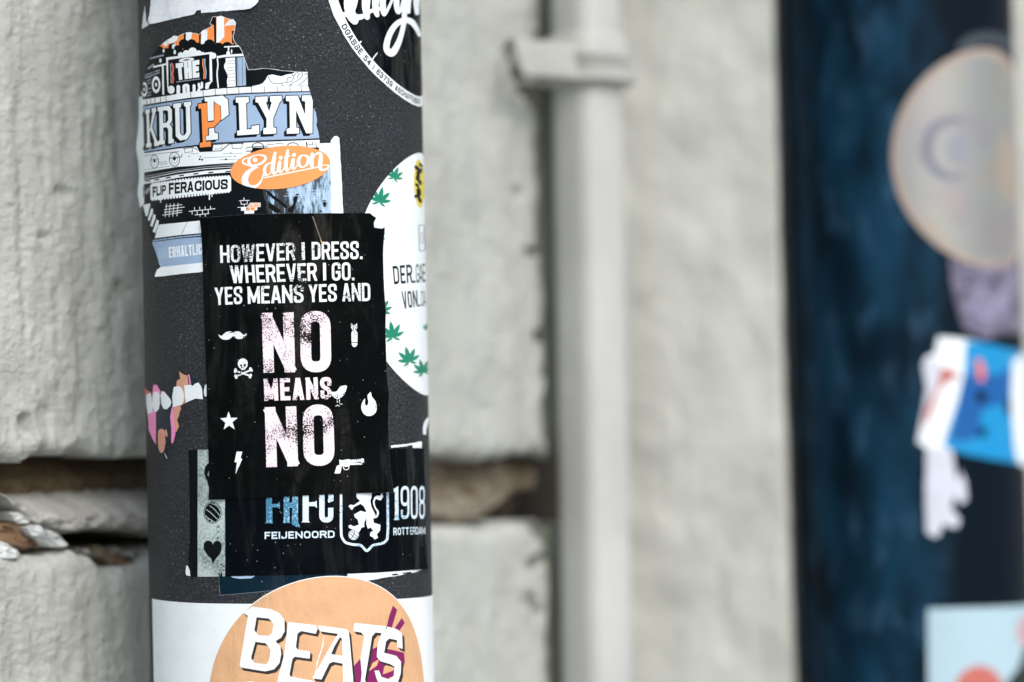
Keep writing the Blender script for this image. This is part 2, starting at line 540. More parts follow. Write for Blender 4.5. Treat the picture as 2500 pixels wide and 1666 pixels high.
rng = np.random.RandomState(11)
_LAT = rng.rand(256, 256)
def vnoise(x, y):
    xi, yi = np.floor(x).astype(int), np.floor(y).astype(int)
    fx, fy = x - xi, y - yi
    fx, fy = fx * fx * (3 - 2 * fx), fy * fy * (3 - 2 * fy)
    g = lambda a, b: _LAT[a % 256, b % 256]
    return (g(xi, yi) * (1 - fx) + g(xi + 1, yi) * fx) * (1 - fy) + (g(xi, yi + 1) * (1 - fx) + g(xi + 1, yi + 1) * fx) * fy
def fbm(x, y, o=5, g=0.5):
    a, r, tot = 1.0, 0.0, 0.0
    for i in range(o):
        r = r + a * (vnoise(x * 2 ** i + 17.3 * i, y * 2 ** i + 5.1 * i) - 0.5); tot += a; a *= g
    return r / tot * 2

def sheet_grid(name, S, Zc, H, mat, parent, kind=None):
    """grid of (s, z, h) arrays -> mesh; smooth shaded"""
    n, m = S.shape
    P = (np.array(O_W)[None, None, :] + S[..., None] * np.array(U_W) + H[..., None] * np.array(N_W) + Zc[..., None] * np.array([0, 0, 1.0]))
    idx = np.arange(n * m).reshape(n, m)
    q = np.stack([idx[:-1, :-1], idx[:-1, 1:], idx[1:, 1:], idx[1:, :-1]], -1).reshape(-1, 4)
    me = bpy.data.meshes.new(name)
    me.from_pydata(P.reshape(-1, 3).tolist(), [], q.tolist())
    me.materials.append(mat)
    uv = me.uv_layers.new(name='UVMap')
    li = np.zeros(len(me.loops), dtype=np.int32); me.loops.foreach_get('vertex_index', li)
    uvs = np.stack([S.ravel() * 10, Zc.ravel() * 10], -1).astype(np.float32)
    uv.data.foreach_set('uv', uvs[li].ravel())
    me.polygons.foreach_set('use_smooth', [True] * len(me.polygons))
    me.update()
    o = bpy.data.objects.new(name, me)
    link(o, parent)
    if kind: o['kind'] = kind
    return o

# ---- materials of the wall
def painted_stone(name, c, rough_bump, dirt=0.5, warm=0.0):
    m = Mat(name)
    v = m.vec('UV')
    big = m.noise(v, 2.3, 5, 0.6)
    fine = m.noise(v, 26, 5, 0.65)
    streak = m.noise(m.vec('UV', (7, 0.8, 1)), 2.0, 4, 0.6, 0.3)
    dk = tuple(x * 0.72 for x in c)
    ol = (c[0] * 0.60, c[1] * 0.60, c[2] * 0.52)
    base = m.mix(m.ramp(big, [(0.35, 0.0), (0.7, 0.75)]), c, dk)
    base = m.mix(m.ramp(streak, [(0.50, 0.0), (0.75, 0.30)]), base, ol)
    spots = m.ramp(m.noise(v, 11, 3, 0.6), [(0.62, 0.0), (0.74, 1.0)])
    base = m.mix(m.math('MULTIPLY', spots, dirt), base, ol)
    m.col(base)
    m.rough(0.72)
    m.b.inputs['Specular IOR Level'].default_value = 0.3
    h = m.math('ADD', fine, m.math('MULTIPLY', streak, 0.7))
    m.bump(h, 0.7, rough_bump)
    return m.m
M_STONE = painted_stone('painted_stone', lin(190, 194, 187), 0.0045, 0.4)
M_PLASTER = painted_stone('painted_plaster', lin(200, 202, 194), 0.0015, 0.35)
def mortar_mat():
    m = Mat('mortar')
    v = m.vec('UV')
    base = m.mix(m.ramp(m.noise(v, 5, 5, 0.6), [(0.40, 0.0), (0.62, 1.0)]), lin(150, 142, 126), lin(96, 84, 62))
    base = m.mix(m.ramp(m.noise(m.vec('UV', (1, 2.2, 1)), 14, 4, 0.6), [(0.52, 0.0), (0.7, 1.0)]), base, lin(70, 60, 45))
    m.col(base); m.rough(0.9)
    m.bump(m.noise(v, 40, 5, 0.7), 0.8, 0.004)
    return m.m
M_MORTAR = mortar_mat()
def plain(name, c, rough=0.8, bumpd=0.002, scale=60, var=0.35, metal=0.0):
    m = Mat(name)
    v = m.vec('Object')
    m.col(m.mix(m.ramp(m.noise(v, scale * 0.4, 4, 0.6), [(0.35, 0.0), (0.7, var)]), c, tuple(x * 0.45 for x in c)))
    m.rough(rough); m.b.inputs['Metallic'].default_value = metal
    m.bump(m.noise(v, scale * 2, 4, 0.6), 0.6, bumpd)
    return m.m
M_BRICK = plain('bare_brick', lin(122, 96, 72), 0.95, 0.003, 90, 0.8)
M_DEEP = plain('deep_joint', lin(52, 45, 36), 0.95, 0.004, 60, 0.8)
M_FLAKE = plain('paint_flake', lin(205, 210, 208), 0.7, 0.001, 80, 0.3)
M_PIPE = plain('pipe_paint', lin(188, 190, 186), 0.5, 0.0008, 25, 0.4)
M_CLAMP = plain('clamp_paint', lin(186, 187, 181), 0.55, 0.0012, 40, 0.6)
M_GROUND = plain('pavement_stone', lin(168, 166, 162), 0.9, 0.003, 3, 0.5)

# ---- ground
g = mesh_obj('pavement', [(-200, -200, 0), (200, -200, 0), (200, 200, 0), (-200, 200, 0)], [(0, 1, 2, 3)], M_GROUND)
g['kind'] = 'structure'

# ---- stone part of the wall
wall = empty('stone_wall', wp(0, 0), label='grey painted stone wall with a deep broken joint, behind the two round poles', cat='wall')
bpy.context.view_layer.update()
def under_wall(o):
    o.parent = wall
    o.matrix_parent_inverse = wall.matrix_world.inverted()
    return o
s_end = wall_sz(1337, 800)[0]
s_left = wall_sz(-60, 833)[0]
z_of = lambda px, py: wall_sz(px, py)[1]
# edges of the joint, from s to z
def curve_z(pts):
    sz = [wall_sz(x, y) for x, y in pts]
    xs = np.array([a for a, b in sz]); zs = np.array([b for a, b in sz])
    return lambda s: np.interp(s, xs, zs)
zb_up = curve_z([(-400, 1118), (0, 1124), (60, 1132), (100, 1112), (220, 1106), (340, 1116), (700, 1112), (1050, 1112), (1120, 1110), (1180, 1124), (1260, 1108), (1340, 1114)])
zt_lo = curve_z([(-400, 1328), (-40, 1330), (30, 1352), (60, 1366), (120, 1352), (165, 1348), (190, 1346), (230, 1362), (262, 1392), (300, 1388), (350, 1378), (420, 1340), (700, 1290), (1050, 1283), (1200, 1284), (1340, 1276)])
def stone_face(s, z):
    h = 0.0016 * fbm(s * 18 + 3, z * 8, 3, 0.5) + 0.0026 * fbm(s * 105, z * 8 + 7, 4, 0.5) + 0.0012 * fbm(s * 190, z * 110, 4, 0.6)
    # dips like trowel dents
    d = fbm(s * 38 + 40, z * 30 + 9, 3)
    h = h - 0.0016 * np.clip(d - 0.34, 0, 1) * 3
    return h
CARVE = [([(1252, 122), (1262, 166), (1280, 212), (1304, 236), (1350, 242)], 0.0046, 0.030), ([(1278, 176), (1300, 180)], 0.0026, 0.02), ([(1290, 612), (1340, 618)], 0.0022, 0.008), ([(1262, 470), (1274, 474)], 0.002, 0.004),
         ([(1312, 820), (1342, 824)], 0.003, 0.018), ([(1326, 900), (1342, 940)], 0.0025, 0.018), ([(1300, 1380), (1342, 1350)], 0.003, 0.016), ([(1284, 1460), (1320, 1500)], 0.0025, 0.005), ([(1318, 1280), (1344, 1330)], 0.004, 0.02),
         ([(150, 470), (165, 480)], 0.0026, 0.003), ([(100, 575), (112, 580)], 0.0024, 0.003), ([(300, 700), (310, 712)], 0.003, 0.002), ([(60, 1030), (74, 1110)], 0.0035, 0.006)]
def block(name, s0, s1, zlo, zhi, fine, back=0.06, ragged=True, seed=0.0, ns=360, nz=240, mat=M_STONE):
    """a dressed block: rugged face, rounded ragged rim, sides that go back into the wall"""
    u = np.linspace(0, 1, ns); v = np.linspace(0, 1, nz)
    if not fine: u = np.linspace(0, 1, 24); v = np.linspace(0, 1, 12)
    r = 0.007
    # rim samples packed towards the borders
    def pack(t, L):
        x = t * L
        e = np.array([0, 0.0004, 0.001, 0.002, 0.0035, 0.0055])
        return np.unique(np.concatenate([e, L - e, x]))
    us = pack(u, s1 - s0)
    Lz = float(np.mean(zhi(us + s0) - zlo(us + s0)))
    vs = pack(v, Lz) / Lz
    S, V = np.meshgrid(us + s0, vs)
    lo, hi = zlo(S), zhi(S)
    lo = lo + 0.0022 * fbm(S * 120 + seed, S * 0 + 3.3, 4); hi = hi + 0.0022 * fbm(S * 120 + seed + 30, S * 0 + 8.1, 4)
    Zc = lo + (hi - lo) * V
    e = np.minimum(np.minimum(V * (hi - lo), (1 - V) * (hi - lo)), np.minimum(S - s0, s1 - S))
    e = np.clip(e + 0.0015 * fbm(S * 150, Zc * 150, 3), 0, r)
    H = stone_face(S + seed, Zc) - r * (1 - np.sqrt(np.clip(1 - (1 - e / r) ** 2, 0, 1))) * 0.9
    if fine:
        def seg(poly, rad, depth):
            P2_ = [wall_sz(x, y) for x, y in poly]; best = np.full(S.shape, 9.0)
            for (xa, ya), (xb, yb) in zip(P2_[:-1], P2_[1:]):
                t = np.clip(((S - xa) * (xb - xa) + (Zc - ya) * (yb - ya)) / max((xb - xa) ** 2 + (yb - ya) ** 2, 1e-12), 0, 1)
                best = np.minimum(best, np.hypot(S - xa - t * (xb - xa), Zc - ya - t * (yb - ya)))
            best = best + 0.0012 * fbm(S * 180, Zc * 180, 2)
            return depth * np.clip((rad - best) / (rad * 0.45), 0, 1)
        for poly, rad, depth in CARVE: H = H - seg(poly, rad, depth)
    # ragged right end
    if ragged:
        end = 0.0060 * fbm(Zc * 60, Zc * 0 + 4, 4)
        w = np.clip((S - (s1 - 0.03)) / 0.03, 0, 1)
        S = S + end * w
    # returns into the wall all round
    def ring(A, val=None):
        return np.pad(A, 1, mode='edge')
    S, Zc, H = ring(S), ring(Zc), ring(H)
    H[0, :] = H[-1, :] = -back; H[:, 0] = H[:, -1] = -back
    return under_wall(sheet_grid(name, S, Zc, H, mat, None))
top_z = lambda s: np.full_like(s, 1.80)
bot_z = lambda s: np.full_like(s, 1.14)
sm = s_left - 0.10
block('stone_block', sm, s_end, zb_up, top_z, True)
block('stone_block', sm, s_end - 0.002, bot_z, zt_lo, True, seed=5.0)
# courses outside the picture
for k, (za, zb) in enumerate([(0.02, 0.40), (0.43, 0.76), (0.79, 1.12), (1.83, 2.16), (2.19, 2.52), (2.55, 2.88)]):
    for j in range(4):
        a = s_end - 0.9 * (j + 1) + (0.3 if k % 2 else 0); b = min(s_end, a + 0.89)
        block('stone_block', a, b, (lambda s, q=za: np.full_like(s, q)), (lambda s, q=zb: np.full_like(s, q)), False, ragged=False, seed=k + j * 3.0)
for j in range(3):
    a = sm - 0.9 * (j + 1)
    block('stone_block', a, a + 0.89, zb_up, top_z, False, ragged=False, seed=20.0 + j)
    block('stone_block', a, a + 0.89, bot_z, zt_lo, False, ragged=False, seed=30.0 + j)
# deep bed behind every joint
S, V = np.meshgrid(np.append(np.linspace(-3.4, s_end, 60), s_end + 0.098), np.linspace(0, 2.9, 40))
under_wall(sheet_grid('joint_bed', S, V, -0.058 + 0.003 * fbm(S * 9, V * 9), M_DEEP, None))
# the mortar that fills the upper part of the broken joint: set back under the overhang, bulging outwards lower down
def mortar(s0, s1, ztop, zbot, name='mortar_joint', out=0.0, n=260, seed=0.0, mat=M_MORTAR, inn=-0.024):
    S, V = np.meshgrid(np.linspace(s0, s1, n * 2), np.linspace(0, 1, 90))
    hi, lo = ztop(S), zbot(S)
    lo = lo + 0.0034 * fbm(S * 90 + seed, S * 0, 5, 0.6)
    Zc = lo + (hi - lo) * V
    f = np.clip((1 - V) / 0.62, 0, 1) ** 0.8
    H = inn + (out - inn) * f + 0.0022 * fbm(S * 45 + seed, Zc * 60, 3, 0.55) + 0.0034 * fbm(S * 150 + seed, Zc * 150, 4, 0.6)
    H = H - 0.008 * np.clip(1 - V / 0.10, 0, 1) ** 2
    S, Zc, H = (np.pad(A, ((1, 0), (0, 0)), mode='edge') for A in (S, Zc, H))
    H[0, :] = -0.058
    return under_wall(sheet_grid(name, S, Zc, H, mat, None))
up = lambda s: zb_up(s) + 0.004
left_low = curve_z([(-400, 1300), (-40, 1210), (30, 1226), (80, 1262), (130, 1284), (170, 1300), (230, 1296), (300, 1298), (380, 1304), (700, 1300)])
M_BROWN = plain('brown_mortar', lin(96, 82, 60), 0.95, 0.004, 50, 0.8)  # browner mortar for the upper part of the left joint
M_PALE = painted_stone('painted_mortar', lin(172, 172, 166), 0.003, 0.5)
left_mid = curve_z([(-400, 1196), (0, 1196), (60, 1212), (120, 1196), (340, 1190), (700, 1195)])
mortar(sm, wall_sz(620, 1200)[0], up, lambda s: left_mid(s) - 0.004, out=-0.024, mat=M_BROWN, inn=-0.046, seed=3.0)
mortar(sm, wall_sz(620, 1200)[0], left_mid, left_low, out=-0.002, mat=M_PALE, inn=-0.030)
right_low = curve_z([(600, 1296), (1040, 1283), (1200, 1280), (1250, 1262), (1300, 1205), (1345, 1190)])
mortar(wall_sz(622, 1200)[0], s_end - 0.001, up, right_low, out=-0.012, seed=8.0, inn=-0.026)

# strip added between the stone ends and the pipe, coloured as the gap's shade
M_FILL = painted_stone('gap_shade_tone', lin(140, 145, 132), 0.003, 0.8)
for za_, zb_ in ((0.0, z_of(1340, 1290)), (z_of(1340, 1120), 2.9)):
    S, V = np.meshgrid(np.linspace(s_end - 0.004, s_end + 0.040, 24), np.linspace(za_, zb_, 160))
    H = -0.006 + 0.003 * fbm(S * 90, V * 60, 4)
    S, V, H = (np.pad(A, ((1, 1), (0, 0)), mode='edge') for A in (S, V, H)); H[0, :] = H[-1, :] = -0.056
    under_wall(sheet_grid('added_gap_strip', S, V, H, M_FILL, None))

# broken pieces lying in the crack
def rubble(name, outline, depth_out, thick, mat, seed=0, label=None, tilt=(0, 0)):
    """a chip: an irregular prism traced in the wall plane with a bumpy crown"""
    r = random.Random(seed)
    out2 = []
    for i_ in range(len(outline)):                       # chipped, uneven outline
        (xa, ya), (xb, yb) = outline[i_], outline[(i_ + 1) % len(outline)]
        out2 += [(xa + r.uniform(-2, 2), ya + r.uniform(-2, 2)), ((xa + xb) / 2 + r.uniform(-3.5, 3.5), (ya + yb) / 2 + r.uniform(-3.5, 3.5))]
    P = [wall_sz(x, y, depth_out) for x, y in out2]
    cs = sum(p[0] for p in P) / len(P); cz = sum(p[1] for p in P) / len(P)
    V, Fc = [], []
    n = len(P)
    hh = lambda s, z: depth_out + (s - cs) * tilt[0] + (z - cz) * tilt[1]
    for ring_, (k, dh) in enumerate(((1.03, -thick), (1.0, -0.0012), (0.86, 0.0), (0.5, 0.0002))):
        for s, z in P:
            V.append(wp(cs + (s - cs) * k, cz + (z - cz) * k, hh(s, z) + dh + r.uniform(-.0013, .0013)))
    V.append(wp(cs, cz, depth_out + 0.0003))
    for q in range(3):
        for i in range(n):
            j = (i + 1) % n
            Fc.append((q * n + i, q * n + j, (q + 1) * n + j, (q + 1) * n + i))
    for i in range(n):
        Fc.append((3 * n + i, 3 * n + (i + 1) % n, 4 * n))
    o = mesh_obj(name, V, Fc, mat)
    under_wall(o)
    if label: o['label'] = label
    return o
rubble('brick_chip', [(-30, 1285), (20, 1278), (50, 1262), (78, 1282), (100, 1300), (96, 1322), (62, 1344), (20, 1334), (-30, 1318)], -0.006, 0.025, M_BRICK, 1, 'ochre broken brick in the crack', (0, -.2))
rubble('paint_flake', [(-30, 1322), (4, 1322), (30, 1336), (56, 1356), (20, 1366), (-30, 1362)], -0.002, 0.012, M_FLAKE, 2)
rubble('paint_flake', [(70, 1288), (92, 1284), (116, 1294), (148, 1312), (166, 1330), (150, 1340), (110, 1326), (82, 1306)], 0.000, 0.010, M_FLAKE, 3, None, (.15, .3))
rubble('paint_flake', [(22, 1254), (60, 1252), (86, 1268), (70, 1280), (34, 1270)], -0.004, 0.012, M_FLAKE, 4)
rubble('brick_chip', [(84, 1300), (96, 1306), (104, 1326), (92, 1338), (74, 1330)], -0.008, 0.02, M_BRICK, 5)
rubble('stone_chip', [(222, 1332), (262, 1336), (300, 1346), (312, 1366), (296, 1386), (262, 1380), (236, 1358)], -0.014, 0.02, M_MORTAR, 6)
rubble('stone_chip', [(318, 1376), (340, 1368), (362, 1378), (360, 1398), (332, 1404), (312, 1392)], -0.008, 0.02, M_MORTAR, 7)
rubble('stone_chip', [(1206, 1206), (1236, 1192), (1262, 1204), (1268, 1236), (1248, 1262), (1222, 1256), (1208, 1232)], -0.018, 0.016, M_DEEP, 8)
_r = random.Random(21)
for i in range(26):
    x = _r.uniform(-20, 350); base_y = 1300 + 55 * min(1, max(0, x / 250)) + _r.uniform(-8, 26)
    n_ = _r.randint(5, 8); sz = _r.uniform(5, 14)
    rubble('stone_chip', [(x + sz * 1.5 * math.cos(2 * math.pi * q / n_) * _r.uniform(.6, 1.2), base_y + sz * math.sin(2 * math.pi * q / n_) * _r.uniform(.6, 1.2)) for q in range(n_)][::-1], _r.uniform(-.02, -.006), 0.01, _r.choice([M_BRICK, M_MORTAR, M_DEEP, M_PALE]), 100 + i, None, (_r.uniform(-.5, .5), _r.uniform(-.5, .5)))
rubble('paint_flake', [(1284, 1150), (1300, 1140), (1312, 1164), (1304, 1196), (1292, 1190)], -0.012, 0.014, M_MORTAR, 9)

# ---- smooth plastered part of the wall, from behind the pipe onwards
PA, PB = Vector((0.042, 1.474, 0)), Vector((0.1290, 1.452, 0))
pw = empty('plaster_wall', PA, label='smooth pale grey plastered wall between the thin pipe and the blue pole', cat='wall')
PWI = Matrix.Translation(PA).inverted()
def face(name, A, B, n, lean=0.0, rough_k=1.0):
    global U_W, N_W, O_W
    L = (B - A).length; U = (B - A).normalized()
    xs = np.linspace(0, 1, n)
    zz = np.concatenate([np.linspace(0, 1.15, 30)[:-1], np.linspace(1.15, 1.85, 220), np.linspace(1.85, 2.9, 30)[1:]])
    X, V = np.meshgrid(xs, zz)
    S = X * (L + 0.0006 * fbm(V * 60, V * 0 + 2, 3) - math.tan(math.radians(lean)) * (V - 1.5))
    r = 0.004; e = np.clip(L - S, 0, r)
    H = rough_k * (0.0030 * fbm(S * 14, V * 16, 4) + 0.0012 * fbm(S * 70, V * 70, 3))
    if lean: H = H - r * (1 - np.sqrt(np.clip(1 - (1 - e / r) ** 2, 0, 1)))
    sv = (U_W, N_W, O_W)
    U_W, N_W, O_W = U, Vector((U.y, -U.x, 0)), A
    o = sheet_grid(name, S, V, H, M_PLASTER, None)
    U_W, N_W, O_W = sv
    o.parent = pw; o.matrix_parent_inverse = PWI
    return o
face('plaster_coat', PA, PB, 240, lean=0.50)
face('corner_return', PB + Vector((0.0, 0.004, 0)), PB + Vector((0.004, 0.088, 0)), 20, rough_k=0.3)
face('niche_back', Vector((0.1268, 1.538, 0)), Vector((2.6, 1.60, 0)), 300, rough_k=0.5)

# ================================================================== thin square pipe with its clamp
_pc = ray(1444, 833); D3 = None
_t = ((O_W + N_W * 0.0205) - CAM).dot(N_W) / _pc.dot(N_W)
PC = CAM + _pc * _t; PC.z = 0
AX3 = (U_W * math.sin(math.radians(0.42)) * 1.0 + Vector((0, 0, math.cos(math.radians(0.42)))) )
AX3 = Vector((math.sin(math.radians(0.30)), 0, 1)).normalized()
PC = PC - Vector((AX3.x, 0, 0)) * CAM.z
def rsq(w, r, k=6):
    out = []
    for sx, sy, a0 in ((1, 1, 0), (-1, 1, 90), (-1, -1, 180), (1, -1, 270)):
        for j in range(k + 1):
            a = math.radians(a0 + 90 * j / k)
            out.append((sx * (w / 2 - r) + r * math.cos(a), sy * (w / 2 - r) + r * math.sin(a)))
    return out
def ppt(x, y, z):
    return PC + AX3 * z + U_W * x + N_W * y
def extrude_profile(levels, w0=0.0278, r0=0.0088, wall_t=None):
    V, Fc = [], []
    for z, grow in levels:
        pr = rsq(w0 + 2 * grow, r0 + grow)
        V += [ppt(x, y, z) for x, y in pr]
    n = len(rsq(1, .1))
    for q in range(len(levels) - 1):
        for i in range(n):
            j = (i + 1) % n
            Fc.append((q * n + i, q * n + j, (q + 1) * n + j, (q + 1) * n + i))
    Fc.append(tuple(reversed(range(n)))); Fc.append(tuple(range((len(levels) - 1) * n, len(levels) * n)))
    return V, Fc
def shade_auto(o, ang=35):
    me = o.data
    bm = bmesh.new(); bm.from_mesh(me)
    for f in bm.faces: f.smooth = True
    for e in bm.edges:
        if len(e.link_faces) == 2 and e.calc_face_angle(0) > math.radians(ang): e.smooth = False
    bm.to_mesh(me); bm.free()
    return o
pipe = empty('wall_pipe', PC, label='thin pale grey square pipe running up the wall joint, held by one clamp', cat='pipe')
V, Fc = extrude_profile([(0.0, 0), (3.0, 0)])
shade_auto(mesh_obj('pipe_tube', [v - PC for v in V], Fc, M_PIPE, pipe), 50)
def pz(px, py):
    d = ray(px, py); t = (PC - CAM).dot(N_W) / d.dot(N_W)
    return (CAM + d * t).z
zt, zb = pz(1440, 92), pz(1440, 203)
clamp = empty('pipe_clamp', ppt(0, 0, zb), label='painted metal clamp round the thin pipe, with a flared tab on its left', cat='pipe clamp')
CO = clamp.location.copy()
H1 = 0.0024
mm = 0.001
lv = [(zb - 2.4 * mm, H1 + 2.6 * mm), (zb - 1.0 * mm, H1 + 4.0 * mm), (zb + 0.6 * mm, H1 + 2.8 * mm), (zb + 1.6 * mm, H1), (zb + 8 * mm, H1 - 0.4 * mm),
      (zb + 9 * mm, H1 + 0.9 * mm), (zb + 12 * mm, H1 + 1.1 * mm), (zb + 13 * mm, H1 - 0.3 * mm), (zt - 2.2 * mm, H1 - 0.2 * mm), (zt - 0.6 * mm, H1 - 1.2 * mm), (zt, 0.4 * mm)]
V, Fc = extrude_profile(lv)
shade_auto(mesh_obj('strap', [v - CO for v in V], Fc, M_CLAMP, clamp), 60)
def boxat(name, x0, x1, y0, y1, z0, z1, mat, parent, org, bev=0.0006, shear=0.0):
    V = [ppt(x + shear * (z - z0), y, z) for z in (z0, z1) for y in (y0, y1) for x in (x0, x1)]
    Fc = [(0, 2, 3, 1), (4, 5, 7, 6), (0, 1, 5, 4), (2, 6, 7, 3), (0, 4, 6, 2), (1, 3, 7, 5)]
    o = mesh_obj(name, [v - org for v in V], Fc, mat, parent)
    bm = bmesh.new(); bm.from_mesh(o.data)
    bmesh.ops.recalc_face_normals(bm, faces=bm.faces)
    bmesh.ops.bevel(bm, geom=bm.edges, offset=bev, segments=2, affect='EDGES')
    bm.to_mesh(o.data); bm.free()
    return shade_auto(o, 40)
# flared tab standing off the wall to the left
V = []
for (x, y, z) in [(-.0135, .009, zb - .001), (-.0135, .009, zb + .0155), (-.0475, .0005, zb + .0165), (-.0415, .0005, zb - .000)]:
    V += [(x, y, z), (x, y - .0024, z)]
Vw = [ppt(*v) - CO for v in V]
o = mesh_obj('tab', Vw, [(0, 2, 4, 6), (1, 7, 5, 3), (0, 1, 3, 2), (2, 3, 5, 4), (4, 5, 7, 6), (6, 7, 1, 0)], M_CLAMP, clamp)
bm = bmesh.new(); bm.from_mesh(o.data); bmesh.ops.recalc_face_normals(bm, faces=bm.faces); bmesh.ops.bevel(bm, geom=bm.edges, offset=.0007, segments=2, affect='EDGES'); bm.to_mesh(o.data); bm.free(); shade_auto(o, 40)
boxat('tab', .0135, .0235, -.014, -.010, zb - .003, zb + .008, M_CLAMP, clamp, CO)
# hex bolt on the left cheek
def cyl_between(name, a, b, r, n, mat, parent, org):
    ax = (b - a).normalized(); x = ax.orthogonal().normalized(); y = ax.cross(x)
    V = [a + (x * math.cos(2 * math.pi * i / n) + y * math.sin(2 * math.pi * i / n)) * r for i in range(n)]
    V += [b + (x * math.cos(2 * math.pi * i / n) + y * math.sin(2 * math.pi * i / n)) * r for i in range(n)]
    Fc = [(i, (i + 1) % n, n + (i + 1) % n, n + i) for i in range(n)] + [tuple(reversed(range(n))), tuple(range(n, 2 * n))]
    return shade_auto(mesh_obj(name, [v - org for v in V], Fc, mat, parent), 30)
cyl_between('bolt', ppt(-.014, .003, zb + .0105), ppt(-.0205, .003, zb + .0105), .0042, 6, M_CLAMP, clamp, CO)

# ================================================================== the two round poles
def pole_metal():
    m = Mat('pole_paint')
    v = m.vec('UV')
    gr = m.noise(v, 95, 3, 0.7)
    big = m.noise(v, 3.0, 5, 0.6)
    # grains of sparkle in the coarse paint
    vo = m.n('ShaderNodeTexVoronoi', feature='F1'); vo.inputs['Scale'].default_value = 125
    m.l(v, vo.inputs['Vector'])
    pick = m.n('ShaderNodeSeparateColor'); m.l(vo.outputs['Color'], pick.inputs[0])
    sp = m.math('MULTIPLY', m.ramp(vo.outputs['Distance'], [(0.16, 1.0), (0.34, 0.0)]), m.ramp(pick.outputs[0], [(0.86, 0.0), (0.99, 1.0)]))
    sp = m.math('MULTIPLY', sp, m.ramp(m.noise(v, 2.6, 4, 0.6), [(0.42, 0.05), (0.62, 1.0)]))
    base = m.mix(m.ramp(big, [(0.3, 0.0), (0.75, 1.0)]), lin(48, 52, 56), lin(33, 36, 39))
    base = m.mix(m.ramp(gr, [(0.38, 0.9), (0.52, 0.0)]), base, lin(22, 25, 27))
    pt = m.ramp(m.noise(v, 1.7, 4, 0.65), [(0.38, 0.15), (0.64, 1.3)])
    base = m.mix(m.math('MULTIPLY', m.ramp(gr, [(0.55, 0.0), (0.70, 0.65)]), pt), base, lin(92, 98, 102))
    rust = m.ramp(m.noise(v, 4.3, 4, 0.7), [(0.66, 0.0), (0.76, 0.5)])
    base = m.mix(rust, base, lin(92, 70, 62))
    base = m.mix(m.math('MULTIPLY', sp, 0.75), base, lin(190, 198, 202))
    m.col(base)
    m.rough(0.5); m.b.inputs['Specular IOR Level'].default_value = 0.22
    b1 = m.bump(gr, 0.9, 0.0009)
    return m.m
def blue_paint():
    m = Mat('blue_pole_paint')
    v = m.vec('UV')
    a = m.noise(m.vec('UV', (2.6, 1.0, 1)), 2.0, 2, 0.5, 0.2)
    b = m.noise(m.vec('UV', (4.5, 2.0, 1)), 2.2, 2, 0.5, 0.1)
    base = m.mix(m.ramp(a, [(0.36, 0.0), (0.68, 1.0)]), lin(7, 26, 38), lin(20, 56, 78))
    base = m.mix(m.ramp(b, [(0.54, 0.0), (0.78, 0.5)]), base, lin(60, 94, 120))
    # dark navy takes over from the blue towards the right, with a wavering border
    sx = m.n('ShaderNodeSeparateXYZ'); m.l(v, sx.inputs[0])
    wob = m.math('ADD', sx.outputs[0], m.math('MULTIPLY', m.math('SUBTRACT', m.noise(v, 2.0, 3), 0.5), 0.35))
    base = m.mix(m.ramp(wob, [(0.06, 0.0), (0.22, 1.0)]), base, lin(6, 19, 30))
    m.col(base); m.rough(0.5); m.b.inputs['Specular IOR Level'].default_value = 0.06
    m.bump(m.noise(v, 12, 4), 0.15, 0.001)
    return m.m
M_POLE, M_BLUE = pole_metal(), blue_paint()
def round_pole(name, P, top, mat, label):
    org = P.pt(0, 0) * 1.0
    root = empty(name, P.base, label=label, cat='pole')
    n = 192; V, U, Fc = [], [], []
    hs = [0.0, 0.1, 1.0, 1.3, 1.5, 1.7, 2.0, top]
    for h in hs:
        for i in range(n + 1):
            th = -math.pi + 2 * math.pi * i / n
            V.append(P.pt(th * P.R, h) - P.base); U.append((th * P.R * 10, h * 10))
    for k in range(len(hs) - 1):
        for i in range(n):
            a = k * (n + 1) + i
            Fc.append((a, a + 1, a + n + 2, a + n + 1))
    tube = mesh_obj('shaft', V, Fc, mat, root, uvs=U, smooth=True)
    # domed cap and bolted foot plate, above and below the picture
    V, Fc = [], []
    for h, r in ((top - .02, P.R + .004), (top + .004, P.R + .004), (top + .016, P.R * .8), (top + .024, P.R * .4)):
        for i in range(48):
            a = 2 * math.pi * i / 48
            V.append(P.ax * h + P.e1 * (math.sin(a) * r) + P.e2 * (math.cos(a) * r))
    for k in range(3):
        for i in range(48):
            Fc.append((k * 48 + i, k * 48 + (i + 1) % 48, (k + 1) * 48 + (i + 1) % 48, (k + 1) * 48 + i))
    Fc.append(tuple(range(3 * 48, 4 * 48)))
    mesh_obj('cap', V, Fc, mat, root, smooth=True)
    return root
round_pole('metal_pole', P1, 2.9, M_POLE, 'dark grey round metal pole in the foreground, covered with layered stickers')
round_pole('metal_pole', P2, 2.9, M_BLUE, 'dark blue round pole, out of focus at the right edge')

# ================================================================== stickers on the near pole
z1, z2, z3, z4, z5, z6 = Z(320, 0, 6.0316), Z(320, 200, 4.3558), Z(320, 340, 4.357), Z(540, 320, 6.532), Z(780, 0, 5.6), Z(860, 360, 2.527)
n1, n2, n3, n4, n5, n6 = Z(480, 500, 4.127), Z(480, 860, 4.127), Z(340, 880, 6.535), Z(440, 1080, 4.125), Z(740, 1060, 3.92), Z(350, 1380, 3.223)
za, zc_ = Z(340, 20, 7.127), Z(540, 0, 4.356)
def sc_(f, w): return w / f     # pen width in zoom pixels -> photo pixels

